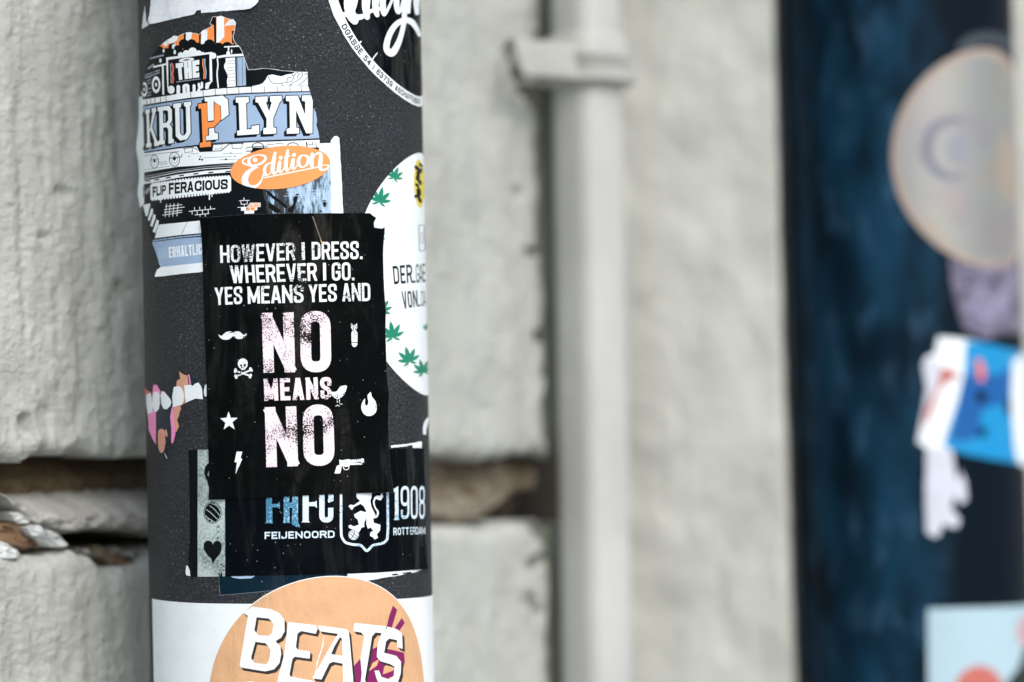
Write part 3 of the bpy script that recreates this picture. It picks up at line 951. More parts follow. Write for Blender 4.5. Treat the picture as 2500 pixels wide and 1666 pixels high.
W = paper('white_print', (0.775, 0.835, 0.85), 0.42, 0.3, 0.11)
K = paper('black_print', lin(6, 13, 17), 0.36, 0.1, 0.02, 0.1)
BL = paper('steel_blue_print', lin(148, 172, 200), 0.45, 0.3, 0.10)
BL2 = paper('pale_blue_print', lin(160, 185, 212), 0.45, 0.3, 0.05)
GR = paper('grey_print', lin(140, 146, 156), 0.45, 0.3, 0.05)
OR = paper('orange_print', lin(238, 142, 72), 0.45, 0.3, 0.08)
OR2 = paper('edition_orange', lin(238, 150, 84), 0.45, 0.3, 0.14)
RD = paper('salmon_print', lin(215, 105, 90), 0.45, 0.3, 0.05)
GN = paper('leaf_green', lin(18, 128, 98), 0.45, 0.3, 0.05)
PK = paper('pink_print', lin(236, 140, 190), 0.45, 0.3, 0.05)
SK = paper('skin_print', lin(206, 152, 128), 0.45, 0.3, 0.25)
TAN = paper('tan_print', lin(214, 168, 126), 0.34, 0.35, 0.2, 0.9)
PL = paper('plum_print', lin(124, 22, 88), 0.42, 0.3, 0.06)
DK = paper('dark_brown_print', lin(46, 38, 34), 0.42, 0.3, 0.04)
YE = paper('yellow_print', lin(222, 205, 80), 0.42, 0.3, 0.2)
VB = vinyl('black_vinyl', lin(9, 12, 12))
VB2 = vinyl('black_vinyl_smooth', lin(7, 11, 15), 0.18, 0.08, 0.5)
VT = vinyl('teal_black_vinyl', lin(14, 34, 46), 0.3, 0.1, 0.3)
PINKW = worn_ink('pinkish_worn_ink', (0.82, 0.70, 0.75), lin(9, 12, 12), 0.60, 8, 190)
PINKS = worn_ink('pinkish_ink_small', (0.82, 0.70, 0.75), lin(9, 12, 12), 0.48, 10, 200)
WHW = worn_ink('white_worn_ink', (0.78, 0.81, 0.82), lin(9, 12, 12), 0.46, 9, 200)
BLW = worn_ink('speckled_blue_foil', lin(150, 190, 215), lin(62, 120, 150), 1.4, 3, 120)
BLL = worn_ink('pale_foil', lin(205, 222, 230), lin(130, 165, 190), 0.5, 4, 120)

def halftone():
    m = Mat('blue_photo_print'); v = m.vec('UV')
    st = m.noise(m.vec('UV', (16, 3.2, 1), (0, 0, math.radians(-38))), 2.2, 8, 0.72, 0.4)
    fine = m.noise(m.vec('UV', (70, 14, 1), (0, 0, math.radians(-38))), 1.5, 4, 0.7)
    z = m.math('ADD', m.math('MULTIPLY', st, 0.65), m.math('MULTIPLY', fine, 0.35))
    sx = m.n('ShaderNodeSeparateXYZ'); m.l(v, sx.inputs[0])
    z = m.math('ADD', z, m.math('MULTIPLY', m.math('SUBTRACT', sx.outputs[0], 0.12), 0.45))
    c = m.ramp(z, [(0.42, lin(10, 18, 24)), (0.46, lin(70, 100, 120)), (0.50, lin(150, 178, 200)), (0.66, lin(196, 214, 228))])
    m.col(c); m.rough(0.4); return m.m
HT = halftone()
def mottled(name, a, b, sc1=30, lo=0.42, hi=0.62, rough=0.5):
    m = Mat(name); v = m.vec('UV')
    f = m.math('ADD', m.math('MULTIPLY', m.noise(v, 6, 3), 0.5), m.math('MULTIPLY', m.noise(v, sc1 * 3, 3, 0.7), 0.5))
    m.col(m.mix(m.ramp(f, [(lo, 0.0), (hi, 1.0)]), a, b)); m.rough(rough)
    m.b.inputs['Specular IOR Level'].default_value = 0.3
    m.bump(m.noise(v, 30, 4), 0.2, 0.0008)
    return m.m
STRIPM = mottled('smudged_grey_print', lin(178, 194, 190), lin(105, 120, 120), 30, 0.44, 0.60)
TORN = mottled('torn_paper', (0.74, 0.78, 0.81), (0.55, 0.60, 0.65), 12, 0.46, 0.66, 0.8)

def rpoly(pts, amp=0.8, step=9, seed=1):
    """outline with a torn, slightly ragged edge (photo pixels)"""
    r = random.Random(seed); out = []
    n = len(pts)
    for i in range(n):
        (x0, y0), (x1, y1) = pts[i], pts[(i + 1) % n]
        m = max(1, int(math.hypot(x1 - x0, y1 - y0) / step))
        for j in range(m):
            k = 0 if j == 0 else amp
            out.append((x0 + (x1 - x0) * j / m + r.uniform(-k, k), y0 + (y1 - y0) * j / m + r.uniform(-k, k)))
    return out
def proj(P, a, h):
    p = P.pt(a, h) - CAM
    q = M_ROT.transposed() @ p
    return (CX + q.x / -q.z * F_PX, CY - q.y / -q.z * F_PX)
def round_pts(P, th_c, py_c, r, n=72, px_c=None):
    """a true circle of radius r (m) lying on the pole, centred at angle th_c and photo row py_c"""
    cpx = (px_c if px_c is not None else P1x(py_c))
    hc = P.hit(cpx, py_c)[1]
    return [(th_c * P.R + r * math.cos(2 * math.pi * i / n), hc + r * math.sin(2 * math.pi * i / n)) for i in range(n)], hc
def P1x(py): return 698.5 + (py - 833) * 0.0217
def far(P, a, h):
    """unrolled point -> photo pixel, continuing past the limb the way Pole.hit does"""
    th = a / P.R
    if abs(th) <= P.lim: return proj(P, a, h)
    x0 = proj(P, math.copysign(P.lim * P.R, a), h)
    over = (abs(th) - P.lim) / 3.0 * P.R
    px = x0[0] + math.copysign(over / (P.base.y) * F_PX, a)
    return (px, x0[1])
# Pole.hit and far() are inverse enough inside the limb; circles that run round the back use this wrapper
class RawArt(Art):
    """Art whose coordinates may be given directly as ('raw', a, h)"""
_old_hit = Pole.hit
def _hit(s, px, py):
    if isinstance(px, tuple): return px[1:]
    return _old_hit(s, px, py)
Pole.hit = _hit
def raw(pts):
    return [(RawP(a, h)) for a, h in pts]
class RawP(tuple):
    """a point already on the unrolled pole, in metres; scaled so that lengths read like photo pixels"""
    K = 6240.0
    def __new__(c, a, h): return tuple.__new__(c, (a * 6240.0 + 1e6, h * 6240.0))
def _hit2(s, px, py):
    if px > 5e5: return ((px - 1e6) / 6240.0, py / 6240.0)
    return _old_hit(s, px, py)
Pole.hit = _hit2
def mixed(P, pts):
    """photo pixels -> the raw form, so that both kinds can stand in one drawing"""
    return [RawP(*_old_hit(P, x, y)) for x, y in pts]
# (edges are densified linearly, so a polygon must be all raw or all photo pixels)

# ---- torn white paper at the top
a = Art(P1, rpoly(z1([(296, -40), (290, 180), (270, 290), (300, 360), (430, 330), (600, 288), (760, 248), (930, 212), (960, 178), (1010, 150), (1030, 195), (1300, 170), (1600, 150), (1770, 135), (1830, 85), (1870, 40), (1900, -60), (1960, -900), (296, -1000)]), 0.7, 8, 3), TORN, 'paper')
a.poly(z1([(958, 170), (985, 150), (1005, 158), (1028, 140), (1036, 190), (1000, 210), (940, 216)]), K, 'torn_hole')
a.build('torn_sticker', 'torn blank white paper remnant at the very top left of the dark pole', 'sticker', 1, peel=[(372, 62, .010, .0012), (616, 22, .010, .0014)])
a = Art(P1, rpoly(z1([(208, 90), (222, 300), (262, 372), (215, 400), (165, 425), (178, 280)]), .5, 6, 4), TORN, 'paper')
a.build('paper_scrap', 'small white paper sliver left of the torn white sheet at the top', 'sticker', 1)

# ---- the picture sticker with a white border, beneath the big cartoon one
a = Art(P1, rpoly(z4([(1500, 196), (1740, 195), (1752, 150), (1800, 88), (1840, 80), (1880, 112), (1892, 300), (1915, 700), (1945, 1330), (1945, 1500), (560, 1500), (560, 600), (1100, 196)]), .5, 9, 5), W, 'paper')
a.poly(z4([(600, 560), (1740, 560), (1757, 1330), (1757, 1500), (600, 1500)]), HT, 'picture')
a.poly(z4([(1240, 990), (1225, 1060), (1190, 1160), (1165, 1240), (1130, 1310), (1060, 1290), (1075, 1230), (1120, 1200), (1150, 1160), (1150, 1080), (1180, 1030), (1200, 1000)]), K, 'picture')
a.poly(z4([(700, 950), (760, 960), (850, 1040), (950, 1110), (1060, 1210), (1030, 1240), (930, 1160), (820, 1080), (740, 1010)]), K, 'picture')
a.poly(z4([(760, 1130), (860, 1200), (940, 1260), (960, 1300), (860, 1300), (760, 1230)]), K, 'picture')
a.poly(z4([(1620, 1110), (1665, 1105), (1672, 1160), (1660, 1210), (1640, 1220), (1618, 1160)]), K, 'picture')
a.poly(z4([(1572, 1265), (1600, 1270), (1605, 1300), (1575, 1300)]), K, 'picture')
for y, x0, x1 in ((955, 1050, 1640), (1000, 1050, 1530), (1040, 1000, 1480), (1085, 1450, 1745), (1135, 1570, 1745)):
    a.stroke(z4([(x0, y), (x1, y - 8)]), sc_(6.532, 9), BL2, 'picture')
a.build('picture_sticker', 'white bordered sticker with a scratchy blue and black picture, under the orange oval', 'sticker', 1)

# ---- cartoon train sticker
out = z1([(155, 1455), (230, 1010), (290, 860), (355, 770), (420, 690), (480, 640), (545, 588), (600, 560), (640, 527), (700, 538), (760, 505), (800, 492), (830, 480), (890, 478), (915, 492), (960, 490), (1000, 512), (1030, 490), (1060, 452), (1120, 425), (1188, 396), (1178, 365), (1162, 345), (1180, 318), (1192, 280), (1210, 248), (1270, 250), (1330, 236), (1400, 265), (1480, 290), (1520, 292), (1545, 320), (1553, 350), (1540, 400), (1533, 450), (1520, 500), (1508, 520), (1512, 580), (1550, 655), (1600, 685), (1640, 760), (1675, 870), (1735, 1032), (1830, 1025), (1950, 1008), (2080, 1018), (2200, 1040)])
out += zc_([(720, 760), (840, 768), (912, 770), (918, 850), (920, 915), (945, 980), (975, 1090), (980, 1150), (1005, 1200), (1018, 1290), (1010, 1330), (1030, 1400), (1045, 1500), (1042, 1530), (1042, 1568)])
out += z4([(1500, 500), (1200, 700), (660, 945), (672, 1010), (690, 1080), (720, 1160), (715, 1230), (745, 1310), (745, 1500)])
out += z3([(800, 1180), (790, 1410), (650, 1424), (480, 1443), (285, 1466), (300, 1390), (312, 1322), (280, 1230), (232, 1100), (228, 1065), (200, 970), (165, 860), (140, 760), (116, 718), (104, 600), (92, 400), (84, 250)])
out += z2([(74, 520), (68, 330), (82, 220), (100, 150), (130, 200)])
S = Art(P1, rpoly(out, 0.35, 8, 6), K, 'sheet')
S.poly(z2([(60, 140), (128, 150), (148, 300), (150, 740), (150, 1000), (152, 1290), (100, 1400), (60, 1000)]), W, 'sheet')
# striped orange top
S.poly(z1([(340, 790), (420, 680), (545, 570), (640, 510), (800, 470), (1000, 490), (1200, 380), (1150, 230), (1330, 220), (1600, 280), (1560, 480), (1520, 660), (1300, 760), (900, 800), (500, 800)]), OR, 'artwork')
S.polys([z1([(480, 620), (545, 590), (552, 660), (520, 690), (480, 660)]), z1([(555, 590), (640, 520), (700, 530), (690, 600), (600, 650), (560, 640)]), z1([(820, 470), (905, 470), (898, 560), (855, 610), (815, 590)]),
         z1([(1045, 460), (1130, 440), (1128, 590), (1070, 660), (1035, 660)]), z1([(1268, 230), (1375, 230), (1378, 545), (1290, 640), (1262, 640)]), z1([(1378, 385), (1450, 300), (1560, 290), (1560, 372), (1480, 380)])], W, 'artwork')
S.polys([z1([(785, 480), (815, 470), (815, 640), (785, 640)]), z1([(1008, 500), (1035, 490), (1035, 660), (1008, 660)]), z1([(1225, 380), (1180, 340), (1190, 240), (1258, 230), (1262, 640), (1232, 640)]), z1([(1490, 460), (1560, 455), (1530, 640), (1490, 640)])], K, 'artwork')
for x, y, r in ((430, 745, 62), (540, 790, 80), (620, 700, 62), (700, 740, 70), (785, 650, 72), (900, 655, 74), (990, 700, 70), (1070, 730, 80), (1160, 665, 82), (1290, 720, 90), (1420, 700, 80), (1520, 720, 70), (860, 760, 90), (1000, 790, 90), (380, 800, 50)):
    c = z1([(x, y)])[0]; S.disc(c[0], c[1], r / 6.03, None, K, 'artwork', 22)
S.poly(z1([(300, 790), (500, 740), (1600, 720), (1700, 900), (1760, 1100), (2300, 1100), (2300, 1330), (100, 1420)]), K, 'artwork')
# falling drops
for x, y, rx, ry in ((490, 752, 14, 26), (630, 690, 17, 36), (655, 665, 12, 22), (653, 770, 17, 34), (443, 895, 17, 32), (1435, 790, 28, 36), (1485, 760, 10, 32), (1440, 720, 12, 40)):
    c = z1([(x, y)])[0]; S.disc(c[0], c[1], rx / 6.03, ry / 6.03, W, 'artwork', 14)
S.polys(_stroke(z1([(300, 862), (480, 818)]), sc_(6.03, 26)), GR, 'artwork')
S.polys(_stroke(z1([(350, 990), (535, 945)]), sc_(6.03, 26)), W, 'artwork')
S.polys(_stroke(z1([(478, 985), (485, 1385)]), sc_(6.03, 26)), W, 'artwork')
S.polys(_stroke(z1([(1385, 695), (1600, 682)]), sc_(6.03, 18)), W, 'artwork')
S.polys(_stroke(z1([(1285, 845), (1400, 826), (1660, 812)]), sc_(6.03, 34)), W, 'artwork')
# the ghetto-blaster at the far left
def spk(x, y, rx, ry):
    c = z1([(x, y)])[0]
    S.disc(c[0], c[1], rx / 6.03, ry / 6.03, W, 'artwork', 20); S.disc(c[0], c[1], rx * .62 / 6.03, ry * .62 / 6.03, K, 'artwork', 16)
    S.disc(c[0], c[1], rx * .25 / 6.03, ry * .25 / 6.03, W, 'artwork', 10)
spk(380, 1250, 62, 125); spk(205, 1320, 45, 110)
for y in (1130, 1175, 1220, 1300, 1360, 1400): S.stroke(z1([(250, y + 20), (300, y)]), sc_(6.03, 16), GR, 'artwork')
for y in (1060, 1095): S.stroke(z1([(220, y + 55), (425, y - 22)]), sc_(6.03, 18), GR, 'artwork')
S.stroke(z1([(270, 1010), (340, 960)]), sc_(6.03, 30), GR, 'artwork')
S.stroke(z1([(330, 1078), (360, 1068)]), sc_(6.03, 14), K, 'artwork')
# sign frame and cloud
for x, y, r in ((740, 815, 42), (820, 790, 48), (915, 765, 62), (1005, 790, 44), (1060, 800, 32), (1215, 825, 46)):
    c = z1([(x, y)])[0]; S.disc(c[0], c[1], r / 6.03, None, W, 'artwork', 20)
S.poly(z1([(525, 850), (1200, 768), (1180, 1215), (1140, 1310), (600, 1370), (545, 1300)]), W, 'artwork')
S.poly(z1([(555, 885), (1160, 800), (1165, 1190), (1100, 1225), (560, 1290)]), K, 'artwork')
S.poly(z1([(1160, 800), (1195, 870), (1205, 1215), (1170, 1190)]), W, 'artwork')
S.poly(z1([(570, 1268), (1180, 1190), (1165, 1215), (1100, 1330), (640, 1380), (620, 1290)]), K, 'artwork')
S.stroke(z1([(1140, 1300), (1145, 1235), (1180, 1215)]), sc_(6.03, 20), W, 'artwork')
c = z1([(600, 1325)])[0]; S.disc(c[0], c[1], 52 / 6.03, 60 / 6.03, W, 'artwork', 18)
c = z1([(825, 886)])[0]; S.disc(c[0], c[1], 112 / 6.03, 30 / 6.03, W, 'artwork', 26, rot=-.12); S.disc(c[0], c[1], 50 / 6.03, 10 / 6.03, K, 'artwork', 18, rot=-.1)
S.text('THE', z1([(665, 940), (1012, 884), (1012, 1142), (690, 1186)]), W, 'lettering', t=0.27, gap=0.05)
S.stroke(z1([(685, 1210), (1020, 1166)]), sc_(6.03, 14), GR, 'artwork')
S.curve(z1([(612, 940), (632, 1010), (620, 1100), (632, 1160), (622, 1222)]), [sc_(6.03, 22)] * 5, RD, 'artwork', 4)
S.curve(z1([(590, 945), (598, 1080), (600, 1220)]), [sc_(6.03, 16)] * 3, GR, 'artwork', 4)
S.curve(z1([(1068, 876), (1066, 960), (1084, 1060), (1078, 1160)]), [sc_(6.03, 18)] * 4, OR, 'artwork', 4)
S.curve(z1([(1096, 872), (1092, 950), (1110, 1060), (1102, 1158)]), [sc_(6.03, 14)] * 4, BL2, 'artwork', 4)
# column, bottle profile and blue post
S.curve(z1([(1275, 870), (1285, 960), (1272, 1100), (1290, 1290)]), [sc_(6.03, 20)] * 4, W, 'artwork', 4)
S.poly(z1([(1395, 860), (1535, 850), (1545, 1275), (1425, 1285), (1415, 1200), (1430, 1120), (1375, 1000), (1375, 960), (1400, 910)]), W, 'artwork')
for y in (900, 940, 995, 1040, 1090, 1140, 1190, 1240): S.stroke(z1([(1425, y + 8), (1535, y - 4)]), sc_(6.03, 4), K, 'artwork', caps=False)
S.poly(z1([(1560, 852), (1670, 845), (1695, 1000), (1695, 1262), (1565, 1272)]), BL, 'artwork')
S.stroke(z1([(1640, 860), (1648, 1265)]), sc_(6.03, 5), K, 'artwork', caps=False); S.stroke(z1([(1572, 860), (1580, 1268)]), sc_(6.03, 5), K, 'artwork', caps=False)
# the hand
S.poly(zc_([(330, 920), (400, 905), (440, 890), (475, 850), (495, 805), (545, 795), (600, 808), (640, 815), (700, 795), (745, 790), (790, 770), (850, 765), (912, 776), (918, 910), (330, 928)]), W, 'artwork')
for L in ([(497, 805), (515, 850), (545, 885), (590, 892), (660, 885), (720, 875), (760, 850), (768, 815), (750, 795)], [(768, 815), (800, 780), (845, 768), (862, 790), (845, 830), (800, 865), (755, 885), (745, 915), (800, 925), (850, 890), (915, 830)], [(640, 893), (665, 918), (710, 920), (745, 895)], [(700, 870), (705, 835), (745, 825)], [(810, 835), (820, 795), (850, 790)], [(885, 800), (900, 785), (915, 790)]):
    S.curve(zc_(L), [sc_(4.356, 6)] * len(L), K, 'artwork', 3)
# tiled ledge
S.poly(z2([(110, 195), (330, 160), (600, 115), (880, 78), (1200, 58), (1600, 48), (1900, 42), (1930, 100), (1600, 106), (1200, 122), (900, 142), (620, 172), (330, 216), (120, 250)]), W, 'artwork')
for x, y0, y1 in ((175, 186, 240), (215, 180, 232), (262, 172, 226), (318, 165, 218), (378, 154, 208), (640, 112, 168), (770, 92, 155), (898, 76, 143), (1022, 68, 132), (1148, 60, 126), (1280, 56, 118), (1416, 52, 112), (1552, 50, 108), (1688, 48, 106), (1808, 45, 104)):
    S.stroke(z2([(x, y0), (x + 3, y1)]), sc_(4.356, 6), K, 'artwork', caps=False)
S.stroke(z2([(900, 136), (1200, 118), (1600, 102), (1900, 96)]), sc_(4.356, 3), GR, 'artwork', caps=False)
# half-hidden word on the sign
S.polys(_stroke(z1([(705, 1280), (705, 1425), (760, 1430)]), sc_(6.03, 52), round_=True), W, 'lettering')
S.polys(_stroke(_rnd(z1([(788, 1265), (845, 1258), (850, 1400), (795, 1408)]), 3, 3, True), sc_(6.03, 46), closed=True), W, 'lettering')
S.polys(_stroke(z1([(935, 1265), (938, 1385), (1010, 1395), (1005, 1330)]), sc_(6.03, 44), round_=True), W, 'lettering')
S.polys(_stroke(z1([(1005, 1240), (1015, 1300), (1050, 1290), (1050, 1225)]), sc_(6.03, 36), round_=True), W, 'lettering')
S.polys(_stroke(z1([(1115, 1300), (1120, 1240), (1165, 1225)]), sc_(6.03, 34), round_=True), W, 'lettering')
# blue band with the big name
S.poly(z2([(130, 262), (330, 228), (620, 184), (900, 152), (1200, 130), (1600, 114), (1940, 108), (2010, 600), (1700, 618), (1300, 638), (900, 660), (500, 700), (148, 748)]), BL, 'artwork')
S.stroke(z2([(135, 262), (330, 228), (620, 184), (900, 152), (1200, 130), (1600, 114), (1930, 106)]), sc_(4.356, 10), K, 'artwork', caps=False)
S.stroke(z2([(900, 640), (1300, 618), (1700, 602), (2005, 590)]), sc_(4.356, 3), GR, 'artwork', caps=False)
S.stroke(z2([(148, 752), (500, 700), (900, 654), (1300, 632), (1700, 618), (2010, 606)]), sc_(4.356, 9), K, 'artwork', caps=False)
def rel(quad, pts):
    TL, TR, BR, BL_ = z2(quad)
    return [tuple((1 - u) * ((1 - v) * BL_[i] + v * TL[i]) + u * ((1 - v) * BR[i] + v * TR[i]) for i in (0, 1)) for u, v in pts]
SLAB = {
 'K': [[(0, 0), (.42, 0), (.42, .1), (.32, .12), (.32, .88), (.42, .9), (.42, 1), (0, 1), (0, .9), (.1, .88), (.1, .12), (0, .1)],
       [(.3, .38), (.66, .88), (.6, .9), (.6, 1), (1, 1), (1, .9), (.92, .88), (.55, .52), (.9, .12), (1, .1), (1, 0), (.64, 0), (.64, .1), (.68, .12), (.42, .44)]],
 'R': [[(0, 0), (.42, 0), (.42, .1), (.34, .12), (.34, .88), (.42, 1), (0, 1), (0, .9), (.1, .88), (.1, .12), (0, .1)],
       [(.3, 1), (.74, 1), (.92, .88), (.92, .6), (.76, .5), (.92, .4), (.9, .12), (1, .1), (1, 0), (.66, 0), (.66, .38), (.56, .44), (.3, .44), (.3, .56), (.56, .56), (.68, .62), (.68, .84), (.58, .89), (.3, .89)]],
 'U': [[(0, 1), (.44, 1), (.44, .9), (.34, .88), (.34, .2), (.46, .12), (.6, .12), (.7, .2), (.7, .88), (.6, .9), (.6, 1), (1, 1), (1, .9), (.93, .88), (.93, .14), (.72, 0), (.34, 0), (.1, .14), (.1, .88), (0, .9)]],
 'L': [[(0, 0), (1, 0), (1, .24), (.66, .22), (.66, .14), (.44, .14), (.44, .84), (.56, .86), (.56, 1), (0, 1), (0, .87), (.12, .85), (.12, .13), (0, .12)]],
 'Y': [[(.3, 0), (.79, 0), (.79, .15), (.68, .17), (.68, .42), (.93, .84), (1, .86), (1, 1), (.56, 1), (.56, .86), (.62, .84), (.52, .6), (.4, .84), (.46, .86), (.46, 1), (0, 1), (0, .86), (.1, .84), (.42, .42), (.42, .17), (.3, .15)]],
 'N': [[(0, 0), (.48, 0), (.48, .14), (.37, .16), (.37, .62), (.76, 0), (1, 0), (1, 1), (.6, 1), (.6, .86), (.72, .84), (.72, .48), (.44, 1), (0, 1), (0, .87), (.13, .85), (.13, .15), (0, .13)]],
}
def shift(L, dx, dy): return [(x + dx, y + dy) for x, y in L]
letters = [('K', [(160, 300), (272, 275), (303, 680), (170, 702)]), ('R', [(290, 272), (452, 248), (462, 652), (298, 672)]), ('U', [(455, 236), (645, 210), (655, 600), (465, 640)]),
           ('L', [(1115, 168), (1362, 158), (1364, 556), (1132, 572)]), ('Y', [(1325, 162), (1602, 150), (1602, 550), (1325, 562)]), ('N', [(1646, 152), (1930, 144), (1926, 548), (1656, 554)])]
white_p = [[(785, 168), (980, 148), (1032, 190), (1042, 350), (966, 410), (958, 260), (898, 222), (882, 205), (884, 412), (822, 420), (815, 210), (790, 212)], [(833, 500), (888, 490), (892, 545), (928, 550), (930, 612), (805, 625), (800, 580), (835, 574)]]
orange_p = [[(720, 238), (812, 226), (820, 272), (822, 432), (886, 424), (892, 220), (950, 262), (962, 402), (888, 482), (822, 492), (824, 600), (800, 640), (855, 636), (856, 690), (738, 700), (736, 652), (768, 646), (752, 284), (722, 288)]]
shadow = []
for ch, q in letters:
    for P_ in SLAB[ch]: shadow.append(rel(q, P_))
for P_ in white_p + orange_p: shadow.append(z2(P_))
for P_ in shadow:
    for dx, dy in ((-2.5, 2.5), (-5, 5), (-7, 7)): S.poly(shift(P_, dx, dy), K, 'artwork')
    S.polys(_stroke(P_, 4.4, closed=True), K, 'artwork')
for ch, q in letters:
    for P_ in SLAB[ch]: S.poly(rel(q, P_), W, 'big_lettering')
for P_ in orange_p: S.poly(z2(P_), OR, 'big_lettering')
for P_ in white_p:
    S.polys(_stroke(z2(P_), 2.2, closed=True), K, 'artwork'); S.poly(z2(P_), W, 'big_lettering')
# undercarriage
S.poly(z2([(148, 762), (500, 712), (704, 690), (730, 745), (870, 740), (880, 672), (1300, 645), (2010, 618), (2010, 700), (1300, 700), (1220, 860), (1090, 870), (500, 905), (150, 965)]), W, 'artwork')
for L, w in (([(735, 745), (960, 735), (1050, 662), (1200, 655)], 9), ([(560, 712), (660, 700), (700, 715), (712, 735)], 7), ([(575, 715), (580, 755), (660, 745), (655, 705)], 5), ([(1075, 665), (1080, 712), (1180, 708), (1185, 660)], 6),
             ([(870, 672), (972, 666), (970, 712), (885, 715)], 4), ([(1220, 720), (1240, 700), (1330, 690), (1460, 685)], 8), ([(1225, 740), (1330, 735)], 10), ([(1460, 655), (1455, 672), (1600, 655), (1620, 668)], 6), ([(1865, 640), (1870, 700)], 14), ([(1880, 672), (1930, 672), (1930, 640)], 8), ([(1960, 650), (1970, 700), (2010, 725)], 8),
             ([(150, 790), (300, 765), (520, 742)], 5), ([(770, 810), (1080, 795)], 4), ([(950, 830), (1180, 822)], 4), ([(980, 768), (1190, 760)], 4), ([(640, 768), (720, 765)], 4),
             ([(150, 940), (300, 915), (420, 898)], 4), ([(300, 860), (390, 850)], 5), ([(310, 880), (395, 872)], 5), ([(215, 835), (300, 822)], 6), ([(410, 815), (540, 800), (548, 770)], 8)):
    S.stroke(z2(L), sc_(4.356, w), K, 'artwork', caps=False)
for x, y, rx, ry in ((468, 825, 55, 75), (258, 850, 42, 70)):
    c = z2([(x, y)])[0]
    S.polys(_stroke(_ngon(c[0], c[1], rx / 4.356, ry / 4.356, 24), 1.6, closed=True), K, 'artwork')
    S.polys(_stroke(_ngon(c[0], c[1], rx * .6 / 4.356, ry * .6 / 4.356, 18), 1.0, closed=True), GR, 'artwork')
    S.disc(c[0], c[1] - 2, rx * .3 / 4.356, ry * .3 / 4.356, K, 'artwork', 12)
for x, y, r in ((735, 825, 11), (762, 830, 11), (742, 798, 8), (1012, 826, 11), (1108, 795, 8), (620, 795, 7), (1065, 757, 6), (888, 806, 4)):
    c = z2([(x, y)])[0]; S.disc(c[0], c[1], r / 4.356, None, K, 'artwork', 10)
for x in (1350, 1720):
    c = z2([(x, 690)])[0]; S.polys(_stroke(_ngon(c[0], c[1], 60 / 4.356, 40 / 4.356, 22), 2.2, closed=True), K, 'artwork')
# rails
S.stroke(z2([(150, 1010), (500, 945), (800, 905), (1120, 885)]), sc_(4.356, 8), GR, 'artwork', caps=False)
S.stroke(z2([(150, 985), (500, 922), (800, 885), (1120, 862)]), sc_(4.356, 6), K, 'artwork', caps=False)
S.stroke(z2([(150, 1035), (500, 962), (800, 925), (1120, 905)]), sc_(4.356, 6), W, 'artwork', caps=False)
S.stroke(z2([(150, 1072), (500, 1005), (800, 965), (1120, 942)]), sc_(4.356, 34), W, 'artwork', caps=False)
for x, y in ((185, 1058), (280, 1042), (400, 1020), (540, 998), (690, 980), (850, 965), (1030, 955)):
    S.stroke(z2([(x - 22, y + 4), (x + 30, y - 4)]), sc_(4.356, 13), K, 'artwork', caps=False)
S.stroke(z2([(148, 1110), (150, 1230)]), sc_(4.356, 14), GR, 'artwork', caps=False)
S.stroke(z2([(165, 1190), (205, 1130)]), sc_(4.356, 34), GR, 'artwork', caps=False)
# name plate
S.poly(z2([(212, 1098), (240, 1086), (640, 1036), (1040, 1006), (1066, 1014), (1068, 1160), (1050, 1172), (640, 1198), (250, 1252), (215, 1258)]), W, 'artwork')
for i in range(26):
    x = 240 + i * 32
    for y0, y1, sgn in ((1088, 1008, -1), (1254, 1168, 1)):
        y = y0 + (y1 - y0) * (i / 25) - (12 if sgn < 0 else -0) * math.sin(i / 25 * math.pi)
        c = z2([(x, y)])[0]; S.disc(c[0], c[1], 3.2, None, W, 'artwork', 8)
S.text('FLIP', z2([(236, 1118), (380, 1096), (378, 1194), (238, 1226)]), K, 'lettering', t=0.24, gap=0.08)
S.text('FERA', z2([(408, 1078), (672, 1056), (668, 1170), (410, 1200)]), K, 'lettering', t=0.22, gap=0.07)
S.text('CIOUS', z2([(682, 1054), (1032, 1036), (1034, 1142), (680, 1166)]), K, 'lettering', t=0.22, gap=0.07)
for x, y0, y1, w in ((838, 1180, 1250, 13), (865, 1180, 1220, 10), (322, 1240, 1280, 10)):
    S.stroke(z2([(x, y0), (x, y1)]), sc_(4.356, w), W, 'artwork')
# little brick drawings
def bricks(rows):
    for L in rows: S.stroke(z2(L), sc_(4.356, 7), W, 'artwork', caps=False)
bricks([[(370, 1328), (550, 1308)], [(360, 1362), (575, 1332)], [(360, 1390), (550, 1368)], [(342, 1420), (550, 1388)]] + [[(x, 1300 - (x - 380) * .08), (x - 14, 1440 - (x - 380) * .08)] for x in (385, 425, 465, 508)])
bricks([[(622, 1380), (900, 1350)], [(684, 1418), (835, 1402)]] + [[(680, 1335), (682, 1368)], [(735, 1330), (737, 1362)], [(792, 1328), (793, 1358)], [(850, 1322), (850, 1352)], [(655, 1380), (656, 1412)], [(708, 1370), (710, 1412)], [(764, 1366), (765, 1406)], [(825, 1360), (826, 1402)], [(738, 1412), (740, 1436)], [(794, 1408), (795, 1434)]])
S.polys([z4([(430, 1215), (470, 1155), (625, 1150), (622, 1205), (560, 1215), (540, 1270), (405, 1272)])], OR, 'artwork')
S.polys([z4([(320, 1222), (400, 1215), (405, 1270), (322, 1276)]), z4([(372, 1276), (530, 1268), (528, 1318), (374, 1324)]), z4([(545, 1215), (578, 1212), (578, 1262), (535, 1266)])], W, 'artwork')
for L in ([(290, 1115), (457, 1108)], [(366, 1062), (368, 1112)], [(318, 1118), (322, 1172), (420, 1166), (418, 1112)], [(265, 1222), (540, 1212)], [(372, 1170), (374, 1215)], [(440, 1186), (625, 1178)], [(500, 1155), (520, 1212)], [(470, 1215), (472, 1268)], [(425, 1205), (470, 1152), (625, 1150), (625, 1208), (575, 1212)]):
    S.stroke(z4(L), sc_(6.532, 9), W, 'artwork', caps=False)
